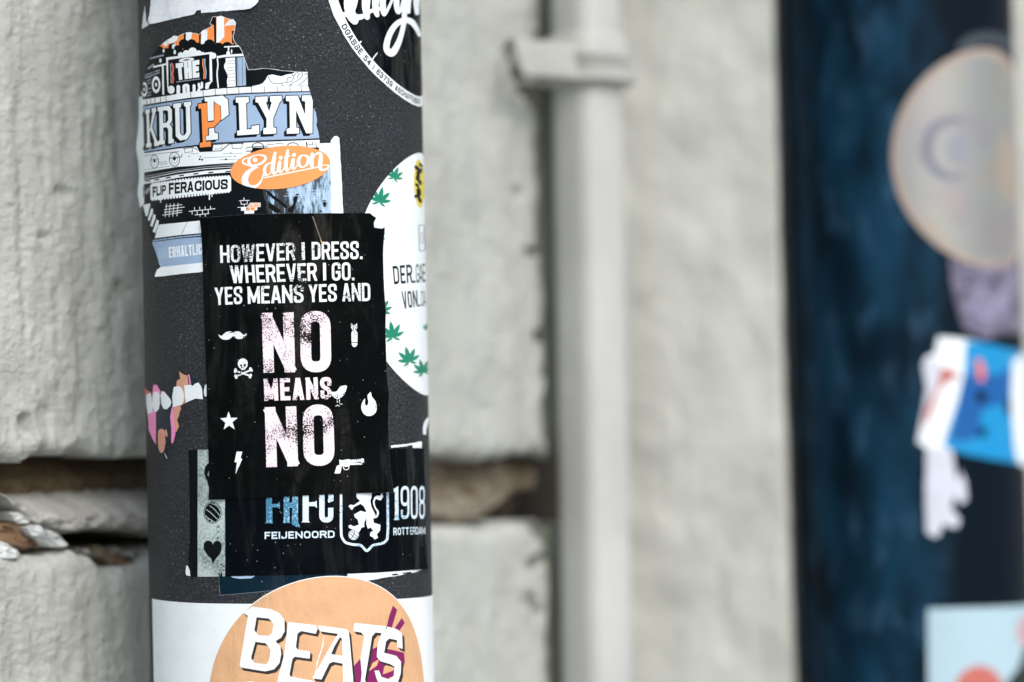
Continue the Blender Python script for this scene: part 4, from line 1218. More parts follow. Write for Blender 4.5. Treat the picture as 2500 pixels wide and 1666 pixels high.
# steps, pavement and lower band
for P_ in ([(140, 702), (208, 684), (214, 700), (182, 822), (165, 815)], [(224, 735), (242, 745), (240, 790), (204, 872), (186, 858)], [(248, 798), (270, 808), (266, 850), (234, 935), (212, 920)], [(282, 856), (304, 870), (298, 920), (264, 998), (238, 985)]):
    S.poly(z3(P_), W, 'artwork')
S.poly(z3([(308, 910), (800, 862), (800, 996), (500, 1024), (262, 1055), (275, 990)]), W, 'artwork')
S.stroke(z3([(606, 878), (545, 1012)]), sc_(4.357, 4), K, 'artwork', caps=False)
S.poly(z3([(225, 1062), (500, 1028), (800, 998), (800, 1034), (500, 1060), (228, 1100)]), K, 'artwork')
S.stroke(z3([(240, 1082), (500, 1046), (800, 1016)]), sc_(4.357, 14), BL, 'artwork', caps=False)
for x, y in ((300, 1072), (345, 1066), (395, 1060), (470, 1050), (560, 1038), (655, 1028), (750, 1019)): S.stroke(z3([(x, y - 14), (x, y + 14)]), sc_(4.357, 5), K, 'artwork', caps=False)
S.poly(z3([(230, 1098), (500, 1062), (800, 1036), (800, 1312), (500, 1342), (330, 1362), (310, 1324)]), BL, 'artwork')
S.text('RUM', z3([(286, 1168), (392, 1152), (396, 1262), (302, 1276)]), BL2, 'lettering', t=0.2, gap=0.08)
S.text('ERHÄLTLICH', z3([(405, 1150), (800, 1106), (804, 1222), (412, 1264)]), W, 'lettering', t=0.17, gap=0.09)
S.poly(z3([(330, 1362), (500, 1342), (800, 1310), (800, 1420), (480, 1450), (280, 1475), (300, 1390)]), W, 'artwork')
S.stroke(out[6:52], 1.7, W, 'torn_edge', caps=False)
S.build('cartoon_sticker', 'torn cartoon train sticker with slab letters KRU P LYN and an orange striped top', 'sticker', 2, peel=[(342, 360, .016, .0016), (346, 470, .014, .0014), (386, 676, .010, .0012), (574, 50, .006, .0010), (750, 178, .006, .0010), (708, 172, .006, .0008), (610, 172, .005, .0007)])

# ---- orange oval
c = z4([(945, 584)])[0]
E = Art(P1, _ngon(c[0], c[1], 793 / 6.532, 338 / 6.532, 72, rot=-0.115), OR2, 'sheet')
def sw(L, k=5):
    pts = z4([(x, y) for x, y, w in L]); E.curve(pts, [w * 1.12 / 6.532 for x, y, w in L], W, 'lettering', k)
E.items[0] = (E.items[0][0], 'sheet', OR2)
sw([(445, 432, 14), (372, 450, 18), (348, 492, 26), (385, 530, 26), (450, 548, 22), (540, 548, 26), (640, 520, 34), (705, 460, 38), (700, 410, 32), (640, 388, 20), (560, 390, 16), (480, 420, 24), (445, 480, 44), (470, 545, 46), (530, 578, 34), (592, 582, 14)])
sw([(592, 582, 14), (520, 605, 34), (450, 650, 58), (395, 730, 84), (385, 810, 92), (430, 880, 76), (500, 900, 54), (580, 870, 36), (640, 800, 24), (668, 720, 18), (676, 680, 12)])
for x, y, r in ((545, 465, 38), (950, 430, 30), (1160, 386, 30), (1700, 560, 20)):
    q = z4([(x, y)])[0]; E.disc(q[0], q[1], r / 6.532, None, W, 'lettering', 18)
sw([(790, 512, 14), (735, 535, 26), (700, 590, 40), (695, 650, 44), (725, 700, 26), (770, 690, 14), (815, 620, 12)])
sw([(676, 690, 10), (700, 720, 12), (730, 712, 12)])
sw([(862, 352, 36), (838, 470, 56), (822, 590, 58), (830, 660, 50), (860, 685, 24), (905, 620, 12)], 4)
sw([(935, 500, 44), (925, 570, 54), (920, 620, 54), (945, 655, 34), (975, 640, 14), (1010, 570, 10)], 4)
sw([(1062, 308, 30), (1042, 420, 50), (1030, 540, 52), (1035, 610, 48), (1062, 635, 24), (1115, 560, 10)], 4)
sw([(1008, 425, 10), (1055, 408, 14), (1105, 398, 8)], 3)
sw([(1148, 460, 44), (1138, 530, 54), (1135, 575, 54), (1155, 605, 34), (1185, 590, 14), (1215, 530, 10)], 4)
sw([(1310, 388, 14), (1262, 410, 30), (1232, 470, 48), (1240, 540, 46), (1285, 580, 20), (1345, 555, 28), (1385, 490, 46), (1378, 420, 42), (1310, 388, 14)], 4)
sw([(1448, 370, 46), (1440, 470, 50), (1440, 562, 50)], 4)
sw([(1455, 470, 10), (1490, 390, 18), (1545, 355, 30), (1582, 380, 46), (1580, 460, 56), (1570, 560, 56), (1585, 612, 44), (1635, 622, 26), (1688, 598, 22), (1702, 565, 18), (1660, 545, 12), (1605, 552, 8)], 4)
E.stroke(z4([(700, 748), (1540, 578)]), 17 / 6.532, W, 'lettering')
E.build('oval_sticker', 'orange oval sticker with white script word Edition', 'sticker', 3)

# ---- black and white script sticker at top right
TC, RC = 1.25, 0.0525
hc1 = P1.hit(P1x(-82) + 300, -82)[1]
ctr = (TC * P1.R, hc1)
circ = lambda r, n=96: [RawP(ctr[0] + r * math.cos(2 * math.pi * i / n), ctr[1] + r * math.sin(2 * math.pi * i / n)) for i in range(n)]
rr = random.Random(5)
G = Art(P1, [RawP(ctr[0] + (RC + rr.uniform(-.0002, .0002)) * math.cos(2 * math.pi * i / 120), ctr[1] + (RC + rr.uniform(-.0002, .0002)) * math.sin(2 * math.pi * i / 120)) for i in range(120)], W, 'sheet')
G.poly(circ(RC * 0.928), VB2, 'sheet')
def arc_text(A, txt, r0, r1, a0, a1, mat, t=.17, gap=.12):
    """letters standing on a circle, feet outwards, read from angle a0 to a1 (degrees, counter-clockwise)"""
    H = r0 - r1
    P_, tot = text_polys(txt, t, gap, (a1 - a0) / 180 * math.pi * (r0 + r1) / 2 / H)
    for q in P_:
        A.poly([RawP(ctr[0] + (r0 - v * H) * math.cos(math.radians(a0 + (a1 - a0) * u)), ctr[1] + (r0 - v * H) * math.sin(math.radians(a0 + (a1 - a0) * u))) for u, v in q], mat, 'lettering#' + txt)
for tx, a0, a1 in (('DGASSE', 209.3, 224), ('54', 226, 230.2), ('|', 232.2, 232.6), ('63739', 234.8, 245.8), ('ASCHAFFENBURG', 248.1, 276)):
    arc_text(G, tx, RC * .986, RC * .941, a0, a1, K, t=.2, gap=.15)
def gs(L, k=4):
    pts = z5([(x, y) for x, y, w in L]); p, ww = _smooth(pts, [w / 5.6 for x, y, w in L], k)
    pol = _stroke(p, ww, round_=True)
    for q in pol: G.poly(mixed(P1, q), W, 'lettering')
gs([(440, -90, 200), (420, 60, 180), (415, 150, 140), (440, 230, 130), (480, 290, 100)])
gs([(250, 250, 50), (330, 200, 60), (420, 210, 90), (520, 240, 80), (610, 220, 60)])
gs([(640, -60, 120), (630, 80, 110), (640, 180, 90), (650, 240, 70)])
gs([(770, -60, 100), (760, 60, 90), (770, 160, 80), (785, 210, 60)])
gs([(640, 180, 60), (740, 140, 50), (840, 120, 50)])
gs([(860, -60, 90), (860, 60, 84), (870, 160, 76), (885, 200, 50), (930, 130, 40), (990, 0, 34), (1010, -60, 34)])
gs([(1050, -60, 80), (1050, 80, 76), (1075, 165, 66), (1110, 120, 40), (1140, 20, 50)])
gs([(1165, -60, 80), (1160, 100, 76), (1150, 300, 66), (1120, 450, 66), (1070, 600, 80), (990, 725, 100), (920, 690, 86), (915, 600, 84), (960, 460, 80), (1040, 340, 74), (1150, 280, 76), (1250, 300, 80), (1320, 390, 64), (1360, 480, 50)])
gs([(1230, -60, 54), (1220, 60, 50), (1215, 170, 44)])
gs([(1330, -60, 90), (1320, 60, 80), (1330, 180, 60)])
gs([(500, 620, 10), (540, 595, 16), (562, 572, 22)]); gs([(705, 840, 16), (745, 780, 16), (785, 728, 14)])
G.build('round_sticker', 'round black sticker with thick white script and white lettered rim, at the pole top', 'sticker', 1)

# ---- white sticker with green leaves
ctr = (1.345 * P1.R, P1.hit(P1x(664) + 250, 664)[1]); RL = 0.0470
L_ = Art(P1, [RawP(ctr[0] + RL * math.cos(2 * math.pi * i / 110), ctr[1] + RL * math.sin(2 * math.pi * i / 110)) for i in range(110)], W, 'sheet')
def leaf(x, y, s, rot=0.0):
    for ang, ln in ((0, 1.0), (36, .92), (-36, .92), (72, .78), (-72, .78), (118, .5), (-118, .5)):
        a = math.radians(ang + rot); l = s * ln; w = l * 0.155
        ux, uy = math.sin(a), -math.cos(a)
        pts = []
        for t, k in ((0, .1), (.25, .7), (.5, 1), (.72, .8), (.9, .35), (1, 0), (.9, -.35), (.72, -.8), (.5, -1), (.25, -.7)):
            pts.append((x + ux * l * t - uy * w * k, y + uy * l * t + ux * w * k))
        q = [z6([p])[0] for p in pts]
        # circles of leaves: squash with the pole's turn
        L_.poly(mixed(P1, q), GN, 'leaf#%d' % int(x))
    L_.poly(mixed(P1, _stroke(z6([(x, y), (x - s * .15, y + s * .42)]), .9)[0]), GN, 'leaf#%d' % int(x))
leaf(254, 190, 74, 22); leaf(165, 338, 96, 12); leaf(150, 560, 60, 60); leaf(176, 1010, 80, 35); leaf(248, 1172, 100, -8); leaf(350, 1322, 96, -14); leaf(436, 1388, 84, -16); leaf(455, 1120, 36, 0)
def lq(q): return q
def ltext(txt, q, mat, t=.14, gap=.12):
    TL, TR, BR, BL_ = z6(q)
    uu = [_old_hit(P1, *p) for p in z6(q)]; Wd = math.dist(uu[0], uu[1]); H = math.dist(uu[0], uu[3])
    P_, _ = text_polys(txt, t, gap, Wd / H)
    for pol in P_:
        pp = [tuple((1 - u) * ((1 - v) * BL_[i] + v * TL[i]) + u * ((1 - v) * BR[i] + v * TR[i]) for i in (0, 1)) for u, v in pol]
        L_.poly(mixed(P1, pp), mat, 'lettering')
ltext('DER', [(246, 733), (366, 722), (370, 836), (256, 846)], K, .15, .13)
ltext('_', [(368, 722), (386, 720), (388, 836), (370, 838)], K, .12, .0)
ltext('GAE', [(388, 722), (446, 718), (450, 830), (392, 838)], K, .13, .08)
ltext('VON', [(300, 890), (398, 882), (402, 984), (314, 998)], K, .15, .13)
ltext('_', [(400, 890), (418, 888), (420, 980), (404, 982)], K, .12, .0)
ltext('OA', [(420, 886), (450, 884), (452, 980), (424, 982)], K, .13, .06)
for p in _stroke(_rnd(z6([(408, 480), (442, 480), (446, 636), (412, 640)]), 4, 4, True), 2.6, closed=True): L_.poly(mixed(P1, p), GR, 'emblem')
for p in _stroke(_ngon(*z6([(428, 560)])[0], 3, 14, 14), 1.6, closed=True): L_.poly(mixed(P1, p), GR, 'emblem')
L_.poly(mixed(P1, z6(_ngon(411, 224, 33, 150, 26, -.03))), YE, 'emblem')
for x, y, r in ((398, 130, 13), (412, 150, 15), (402, 185, 14), (414, 215, 12), (398, 235, 10), (408, 275, 16), (400, 300, 13), (414, 325, 12), (420, 110, 10)):
    q = z6([(x, y)])[0]; L_.poly(mixed(P1, _ngon(q[0], q[1], r / 2.6, r / 1.4, 7, .3 + x)), K, 'emblem')
L_.build('round_sticker', 'round white sticker edged with green leaves, at the right edge of the dark pole', 'sticker', 1)

# ---- torn fragment with white teeth shapes and pink
out = n3([(88, 430), (130, 465), (190, 515), (210, 560), (222, 470), (232, 395), (262, 388), (290, 400), (322, 465), (385, 480), (460, 575), (500, 615), (528, 640), (530, 590), (552, 440), (560, 425), (600, 412), (600, 350), (640, 250), (634, 205), (648, 180), (690, 218), (740, 240), (775, 235), (795, 226), (830, 265), (890, 300), (955, 350), (990, 410), (1010, 450), (1030, 390), (1060, 320), (1100, 315), (1105, 575), (1055, 585), (1020, 622), (905, 612), (830, 640), (740, 680), (655, 735), (672, 770), (640, 850), (636, 890), (605, 950), (636, 1060), (598, 1135), (572, 1200), (545, 1310), (525, 1330), (505, 1260), (440, 1330), (432, 1420), (452, 1568), (440, 1568), (408, 1490), (398, 1440), (385, 1470), (350, 1478), (320, 1440), (300, 1360), (270, 1345), (210, 1240), (160, 1120), (140, 860), (118, 700), (96, 520)])
T = Art(P1, rpoly(out, .35, 6, 9), paper('navy_print', lin(14, 34, 46), .4, .3, .05), 'sheet')
T.polys([n3([(130, 830), (270, 800), (272, 1080), (270, 1360), (200, 1250), (140, 1100)]), n3([(220, 380), (300, 390), (345, 500), (340, 580), (215, 560)]), n3([(540, 715), (560, 900), (585, 1130), (575, 1200), (548, 1340), (515, 1340), (518, 1100), (498, 900), (520, 780)])], PK, 'artwork')
T.poly(n3([(80, 420), (190, 510), (200, 600), (110, 560)]), RD, 'artwork')
T.polys([n3([(600, 430), (600, 320), (660, 300), (640, 170), (700, 210), (775, 225), (790, 400), (730, 640), (740, 700), (690, 700)]), n3([(548, 730), (690, 700), (690, 780), (640, 1140), (600, 1160), (575, 1100), (556, 900)])], SK, 'artwork')
T.stroke(n3([(795, 225), (820, 385)]), 20 / 6.535, PK, 'artwork', caps=False)
for P_ in ([(112, 560), (190, 520), (205, 600), (215, 700), (220, 830), (140, 862), (118, 700)], [(215, 600), (228, 520), (265, 495), (305, 510), (330, 570), (335, 690), (318, 780), (275, 828), (240, 815), (215, 740)],
           [(345, 560), (365, 495), (400, 500), (470, 580), (500, 620), (518, 665), (500, 730), (440, 785), (390, 770), (355, 690)],
           [(530, 590), (552, 430), (620, 410), (670, 430), (705, 490), (718, 570), (712, 650), (690, 700), (655, 715), (545, 750)],
           [(722, 402), (825, 388), (860, 412), (890, 375), (950, 355), (990, 415), (1005, 460), (1020, 625), (905, 610), (742, 680)],
           [(1035, 480), (1050, 400), (1100, 355), (1105, 560), (1050, 582), (1035, 530)]):
    T.poly(n3(P_), W, 'tooth#%d' % P_[0][0])
T.poly(n3([(305, 1130), (340, 1095), (390, 1100), (412, 1140), (418, 1230), (425, 1320), (405, 1420), (385, 1470), (345, 1478), (315, 1420), (305, 1300)]), SK, 'artwork')
T.poly(n3([(412, 1110), (440, 1105), (458, 1190), (445, 1230), (420, 1200)]), SK, 'artwork')
for y in (1180, 1230, 1280, 1340): T.stroke(n3([(325, y), (398, y + 6)]), 1.4, RD, 'artwork')
T.stroke(n3([(412, 1490), (448, 1568)]), 2.2, BL2, 'artwork')
T.build('torn_sticker', 'ragged scrap with white tooth shapes on pink and navy, left of the black slogan sticker', 'sticker', 1)

# ---- strip with ball and heart
S2 = Art(P1, rpoly(n4([(84, 80), (178, 78), (500, 70), (500, 1352), (180, 1356), (112, 1357), (84, 1240), (86, 1150), (100, 1000), (98, 500), (94, 300)]), .3, 8, 2), K, 'sheet')
S2.poly(n4([(178, 76), (500, 68), (500, 1351), (178, 1355)]), STRIPM, 'panel')
S2.polys(_stroke(_smooth(n4([(310, 215), (272, 240), (258, 290), (262, 335), (300, 365)]), None, 4)[0], 24 / 4.125, round_=True), K, 'figure_or_highlight')
S2.poly(n4([(262, 240), (310, 200), (315, 300), (290, 290), (275, 330), (255, 310)]), K, 'figure_or_highlight')
S2.poly(n4([(252, 345), (305, 370), (310, 480), (285, 440), (272, 385)]), K, 'figure_or_highlight')
c = n4([(328, 710)])[0]
S2.polys(_stroke(_ngon(c[0], c[1], 88 / 4.125, 108 / 4.125, 30), 1.5, closed=True), K, 'ball')
S2.disc(c[0], c[1], 80 / 4.125, 100 / 4.125, K, 'ball', 30)
for L in ([(268, 680), (320, 720), (370, 770), (392, 775)], [(300, 640), (350, 680), (400, 740)], [(318, 618), (370, 640), (405, 690)], [(262, 740), (280, 765), (310, 780), (345, 805)], [(280, 790), (290, 765)], [(310, 812), (318, 785)], [(355, 612), (365, 635)]):
    p, _w = _smooth(n4(L), None, 3); S2.stroke(p, 6.5 / 4.125, STRIPM, 'ball')
S2.poly(n4([(330, 1228), (318, 1180), (265, 1120), (238, 1075), (240, 1025), (262, 995), (295, 990), (320, 1005), (332, 1032), (345, 1005), (370, 990), (402, 1000), (420, 1035), (418, 1085), (400, 1130), (365, 1170)]), K, 'heart')
for x, y, r in ((378, 860, 7), (392, 850, 9), (388, 900, 6), (378, 965, 7), (415, 1235, 9), (440, 1250, 10), (420, 1265, 8), (436, 1285, 9), (412, 1290, 7), (430, 1305, 6), (445, 1020, 4)):
    q = n4([(x, y)])[0]; S2.disc(q[0], q[1], r / 4.125, None, K, 'panel', 7)
S2.build('strip_sticker', 'upright grey strip sticker with a black ball above a black heart', 'sticker', 1)
Art(P1, rpoly(n4([(60, 1300), (68, 1240), (82, 1250), (102, 1300), (104, 1348), (66, 1338)]), .4, 4, 1), TORN, 'paper').build('paper_scrap', 'tiny white curl of paper at the lower left corner of the strip sticker', 'sticker', 2)

# ---- dark teal sticker and white sliver beneath the club sticker
a = Art(P1, rpoly(n6([(593, 60), (1610, 40), (1606, 125), (1400, 152), (1100, 196), (800, 226), (604, 242)]), .25, 8, 2), VT, 'sheet')
a.polys(_stroke(n6([(594, 80), (605, 238), (800, 222), (1100, 192)]), .8), GR, 'edge')
a.polys([n6([(690, 88), (760, 84), (880, 86), (850, 104), (760, 108), (700, 98)])], BL2, 'figure_or_highlight')  # pale highlight put into the colour of the dark teal sticker
a.build('dark_sticker', 'dark teal sticker peeking out below the black club sticker', 'sticker', 1)
a = Art(P1, rpoly(n6([(1603, 55), (2180, 25), (2190, 34), (2150, 52), (2020, 80), (1900, 98), (1750, 125), (1640, 124), (1604, 116)]), .5, 6, 3), W, 'paper')
a.polys([n6([(1950, 72), (1990, 66), (2010, 76), (1960, 84)]), n6([(2030, 62), (2100, 52), (2110, 62), (2050, 72)])], K, 'paper')
a.build('paper_scrap', 'long thin white paper sliver under the lower right edge of the club sticker', 'sticker', 1)

# ---- club sticker
n7 = Z(960, 960, 8.71)
out = n4([(452, 60), (455, 560), (458, 1340), (470, 1350)]) + n5([(0, 1346), (430, 1336), (700, 1326), (900, 1312), (1168, 1292)]) + n5([(1172, 900), (1152, 130)]) + n7([(590, 1175), (0, 1185)]) + [(945, 1097), (700, 1105)]
Fx = Art(P1, rpoly(out[::-1], .25, 8, 12), VB2, 'sheet')
def fpoly(pts, m): Fx.poly(pts, m, 'lettering')
fpoly(n4([(866, 380), (922, 380), (925, 622), (980, 620), (1002, 598), (1004, 672), (980, 656), (928, 656), (930, 800), (938, 816), (854, 817), (866, 800)]), BLW)
fpoly(n4([(1042, 380), (1098, 380), (1098, 610), (1125, 612), (1130, 560), (1128, 380), (1186, 380), (1186, 800), (1208, 858), (1168, 852), (1122, 822), (1128, 660), (1100, 655), (1102, 800), (1106, 812), (1030, 812), (1042, 800)]), BLW)
fpoly(n5([(-5, 300), (52, 300), (52, 655), (112, 650), (128, 636), (130, 708), (108, 690), (52, 690), (52, 830), (64, 846), (-16, 846), (-5, 830)]), BLL)
Fx.polys(_stroke(_rnd(n5([(178, 300), (178, 822), (262, 822), (262, 706)]), 14, 5), 50 / 3.92, caps=False), BLL, 'lettering')
fpoly(n5([(232, 628), (288, 600), (288, 640), (240, 658)]), BLL); fpoly(n5([(232, 300), (288, 300), (288, 620), (240, 625)]), BLL)
qa, qb = n4([(852, 904), (852, 976)]), n5([(298, 924), (300, 992)])
Fx.text('FEIJENOORD', [qa[0], qb[0], qb[1], qa[1]], BLL, 'lettering', t=.2, gap=.18)
Fx.polys(_stroke(_rnd(n5([(360, 300), (360, 900), (364, 985), (400, 1040), (470, 1058), (548, 1062), (605, 1125), (662, 1064), (760, 1046), (800, 1012), (806, 920), (800, 300)]), 5, 3), 24 / 3.92, caps=False), BLL, 'crest')
WL = paper('crest_white', lin(222, 232, 238), .35, .3, .05)
Fx.poly(n5([(500, 540), (655, 540), (650, 600), (638, 640), (650, 700), (690, 780), (665, 800), (672, 850), (735, 870), (730, 925), (700, 960), (712, 992), (680, 1010), (665, 990), (635, 975), (640, 940), (668, 925), (640, 895), (615, 908), (600, 860), (602, 800), (580, 850), (582, 890), (556, 895), (530, 942), (500, 925), (440, 902), (428, 882), (450, 868), (480, 885), (530, 868), (518, 820), (490, 795), (484, 770), (545, 735), (590, 748), (602, 742), (575, 690), (545, 668), (482, 700), (464, 728), (450, 716), (430, 690), (450, 676), (480, 682), (520, 655), (540, 640), (510, 610)]), WL, 'crest')
Fx.curve(n5([(700, 600), (672, 640), (682, 700), (710, 745), (700, 790), (665, 800)]), [5, 4, 3.4, 4.5, 4, 4], WL, 'crest', 4)
Fx.poly(n5([(672, 610), (700, 590), (730, 590), (750, 565), (762, 600), (738, 635), (710, 628)]), WL, 'crest')
c = n5([(480, 965)])[0]
Fx.polys(_stroke(_ngon(c[0], c[1], 46 / 3.92, 46 / 3.92, 24), 1.4, closed=True), WL, 'crest'); Fx.disc(c[0], c[1], 40 / 3.92, None, WL, 'crest', 22)
for L in ([(445, 950), (480, 985), (510, 1000)], [(460, 930), (500, 970), (520, 985)], [(490, 922), (480, 965), (458, 1000)]): Fx.stroke(n5(L), 1.6, K, 'crest')
for ch, x0, x1, xx0, xx1 in (('9', 926, 1008, 930, 1010), ('0', 1022, 1088, 1024, 1090), ('8', 1102, 1156, 1104, 1158)):
    Fx.text(ch, n5([(x0, 500), (x1, 494), (xx1, 810), (xx0, 816)]), BLL, 'lettering', t=.10, gap=0)
fpoly(n5([(848, 530), (880, 515), (904, 498), (908, 800), (918, 822), (860, 824), (872, 802), (872, 560), (850, 550)]), BLL)
Fx.text('ROTT', n5([(856, 898), (1004, 892), (1006, 962), (858, 970)]), BLL, 'lettering', t=.19, gap=.16)
Fx.text('ERDAM', n5([(1016, 892), (1160, 888), (1162, 958), (1018, 962)]), BLL, 'lettering', t=.16, gap=.12)
Fx.stroke(n4([(1003, 694), (1022, 718)]), .8, GR, 'sheet')
Fx.build('club_sticker', 'wide black sticker with pale blue club letters, lion shield and 1908', 'sticker', 2, peel=[(1036, 1390, .014, .0012)])
Art(P1, rpoly(n7([(-60, 1115), (250, 1088), (400, 1062), (560, 1026), (582, 1040), (582, 1168), (400, 1168), (392, 1104), (290, 1120), (240, 1135), (-60, 1165)]), .4, 4, 3), W, 'paper').build('paper_scrap', 'thin white paper edge showing at the top right of the club sticker', 'sticker', 3)
Art(P1, rpoly(n7([(735, 510), (690, 560), (650, 640), (628, 740), (632, 880), (690, 884), (700, 760), (730, 640), (748, 560)]), .3, 4, 3), W, 'paper').build('paper_scrap', 'small curved white paper scrap at the right edge of the pole below the leafy sticker', 'sticker', 1)

# ---- black slogan sticker
out = n1([(60, 136), (200, 122), (400, 106), (600, 97), (900, 92), (1300, 88), (1730, 88), (1752, 110), (1785, 136), (1772, 160), (1760, 182), (1762, 232), (1790, 240), (1830, 246), (1856, 232), (1860, 400), (1868, 700), (1876, 880)])
out += n2([(1894, 0), (1912, 500), (1920, 900), (1926, 1414), (1600, 1422), (1100, 1444), (660, 1470), (300, 1484), (145, 1487), (128, 900), (112, 300), (104, 0)]) + n1([(92, 1200), (74, 600)])
N = Art(P1, rpoly(out, .15, 8, 12), VB, 'sheet')
for txt, q in (('HOWEVER', [(245, 412), (993, 384), (996, 560), (250, 589)]), ('I', [(1054, 382), (1085, 380), (1088, 556), (1058, 558)]), ('DRESS.', [(1154, 378), (1658, 368), (1660, 550), (1158, 556)]),
               ('WHEREVER', [(340, 616), (1204, 588), (1210, 768), (356, 794)]), ('I', [(1266, 588), (1296, 587), (1300, 765), (1270, 766)]), ('GO.', [(1353, 586), (1576, 580), (1580, 764), (1356, 768)]),
               ('YES', [(190, 838), (466, 822), (468, 1002), (200, 1014)]), ('MEANS', [(518, 828), (1072, 806), (1076, 988), (523, 1000)]), ('YES', [(1122, 808), (1402, 798), (1406, 976), (1128, 984)]), ('AND', [(1456, 796), (1734, 790), (1738, 972), (1460, 978)])):
    t = .15
    q = n1(q)
    if txt == 'I': N.poly(q, WHW, 'lettering')
    else: N.text(txt, q, WHW, 'lettering', t=t, gap=.075)
def big(L1, L2, q):
    TL, TR, BR, BL_ = q
    N.text(L1, q, PINKW, 'large_lettering', t=.175, gap=0)
q = [n1([(660, 1092)])[0], n1([(976, 1085)])[0], n2([(992, 203)])[0], n2([(678, 210)])[0]]; big('N', 0, q)
q = [n1([(1038, 1072)])[0], n1([(1340, 1070)])[0], n2([(1352, 204)])[0], n2([(1048, 206)])[0]]; big('O', 0, q)
q = n2([(690, 556), (1002, 546), (1022, 1148), (706, 1160)]); big('N', 0, q)
q = n2([(1066, 528), (1368, 526), (1386, 1146), (1076, 1148)]); big('O', 0, q)
N.text('MEANS', n2([(680, 270), (1348, 250), (1356, 474), (688, 492)]), PINKS, 'large_lettering', t=.185, gap=.10)
I = WHW
def ic(f, pts, nm, m=None): N.poly(f(pts), m or I, nm)
def smp(f, pts, k=4):
    p, _w = _smooth(f(pts + [pts[0]]), None, k); return p[:-1]
N.poly(smp(n1, [(228, 1308), (262, 1322), (300, 1290), (345, 1276), (376, 1290), (408, 1276), (445, 1284), (478, 1310), (512, 1300), (490, 1336), (450, 1355), (410, 1350), (376, 1326), (340, 1356), (290, 1362), (250, 1345)], 3), I, 'moustache_icon')
ic(n1, [(1545, 1195), (1576, 1216), (1605, 1195), (1606, 1242), (1595, 1265), (1610, 1292), (1609, 1385), (1551, 1385), (1549, 1292), (1561, 1265), (1547, 1242)], 'bomb_icon')
ic(n1, [(1552, 1393), (1609, 1393), (1608, 1412), (1596, 1430), (1580, 1437), (1564, 1430), (1553, 1412)], 'bomb_icon')
c = n2([(473, 118)])[0]; N.disc(c[0], c[1], 50 / 4.127, 54 / 4.127, I, 'skull_icon', 24)
ic(n2, [(446, 140), (502, 140), (498, 178), (458, 182)], 'skull_icon')
for x, y, r in ((455, 136, 12), (492, 136, 12), (474, 156, 6)):
    c = n2([(x, y)])[0]; N.disc(c[0], c[1], r / 4.127, None, VB, 'skull_icon', 10)
for L in ([(402, 188), (550, 242)], [(402, 246), (550, 182)]): N.stroke(n2(L), 17 / 4.127, I, 'skull_icon')
for x, y in ((400, 178), (396, 198), (548, 168), (558, 184), (400, 238), (408, 256), (550, 232), (544, 252)):
    c = n2([(x, y)])[0]; N.disc(c[0], c[1], 14 / 4.127, None, I, 'skull_icon', 12)
ic(n2, [(332, 598), (354, 662), (422, 662), (370, 706), (392, 778), (336, 740), (283, 780), (300, 712), (248, 668), (312, 660)], 'star_icon')
ic(n2, [(412, 1003), (468, 1003), (450, 1068), (468, 1076), (400, 1232), (414, 1110), (390, 1110)], 'lightning_icon')
N.poly(smp(n2, [(1340, 400), (1400, 398), (1436, 352), (1475, 338), (1506, 344), (1490, 400), (1462, 448), (1420, 472), (1382, 464), (1356, 432)], 3), I, 'bird_icon')
for L in ([(1408, 470), (1412, 535), (1396, 545)], [(1412, 535), (1430, 545)], [(1430, 468), (1433, 520), (1455, 526)]): N.stroke(n2(L), 7 / 4.127, I, 'bird_icon')
c = n2([(1482, 356)])[0]; N.disc(c[0], c[1], 1.0, None, VB, 'bird_icon', 7)
N.poly(smp(n2, [(1740, 400), (1752, 450), (1788, 500), (1800, 570), (1780, 622), (1730, 645), (1680, 630), (1650, 580), (1652, 520), (1684, 468), (1684, 525), (1704, 540), (1718, 505), (1708, 440)], 3), I, 'flame_icon')
for P_ in ([(1530, 1086), (1640, 1078), (1652, 1070), (1672, 1076), (1675, 1114), (1655, 1115), (1655, 1134), (1535, 1138)], [(1430, 1082), (1450, 1090), (1530, 1078), (1533, 1150), (1500, 1156), (1446, 1150), (1430, 1120)], [(1404, 1148), (1440, 1130), (1452, 1160), (1440, 1222), (1382, 1223)]):
    ic(n2, P_, 'revolver_icon')
for L in ([(1470, 1098), (1510, 1096)], [(1470, 1114), (1510, 1112)], [(1470, 1130), (1510, 1128)], [(1535, 1118), (1650, 1112)]): N.stroke(n2(L), 1.0, VB, 'revolver_icon', caps=False)
N.polys(_stroke(_ngon(*n2([(1498, 1162)])[0], 27 / 4.127, 24 / 4.127, 18), 1.8, closed=True), I, 'revolver_icon')
ED = mottled('edge_highlight', lin(60, 64, 64), lin(10, 12, 12), 40, .46, .56)  # grey speckled highlight lines painted along the slogan sticker's edges
N.stroke(out[:5], 1.5, ED, 'edge_highlight', caps=False); N.stroke(out[16:23], 1.3, ED, 'edge_highlight', caps=False)
N.build('slogan_sticker', 'large glossy black sticker with a white slogan ending NO MEANS NO, centre of the pole', 'sticker', 5, peel=[(497, 533, .012, .0012), (946, 1204, .020, .0026), (514, 1220, .010, .0010), (924, 560, .012, .0016), (940, 760, .010, .0007), (944, 960, .012, .0009)])
a = Art(P1, rpoly(n1([(1756, 128), (1786, 118), (1800, 165), (1830, 200), (1862, 212), (1852, 238), (1826, 248), (1788, 242), (1760, 232), (1764, 180)]), .4, 4, 8), TORN, 'paper')
a.build('paper_scrap', 'crumpled white paper fibres at the torn top right corner of the slogan sticker', 'sticker', 5)
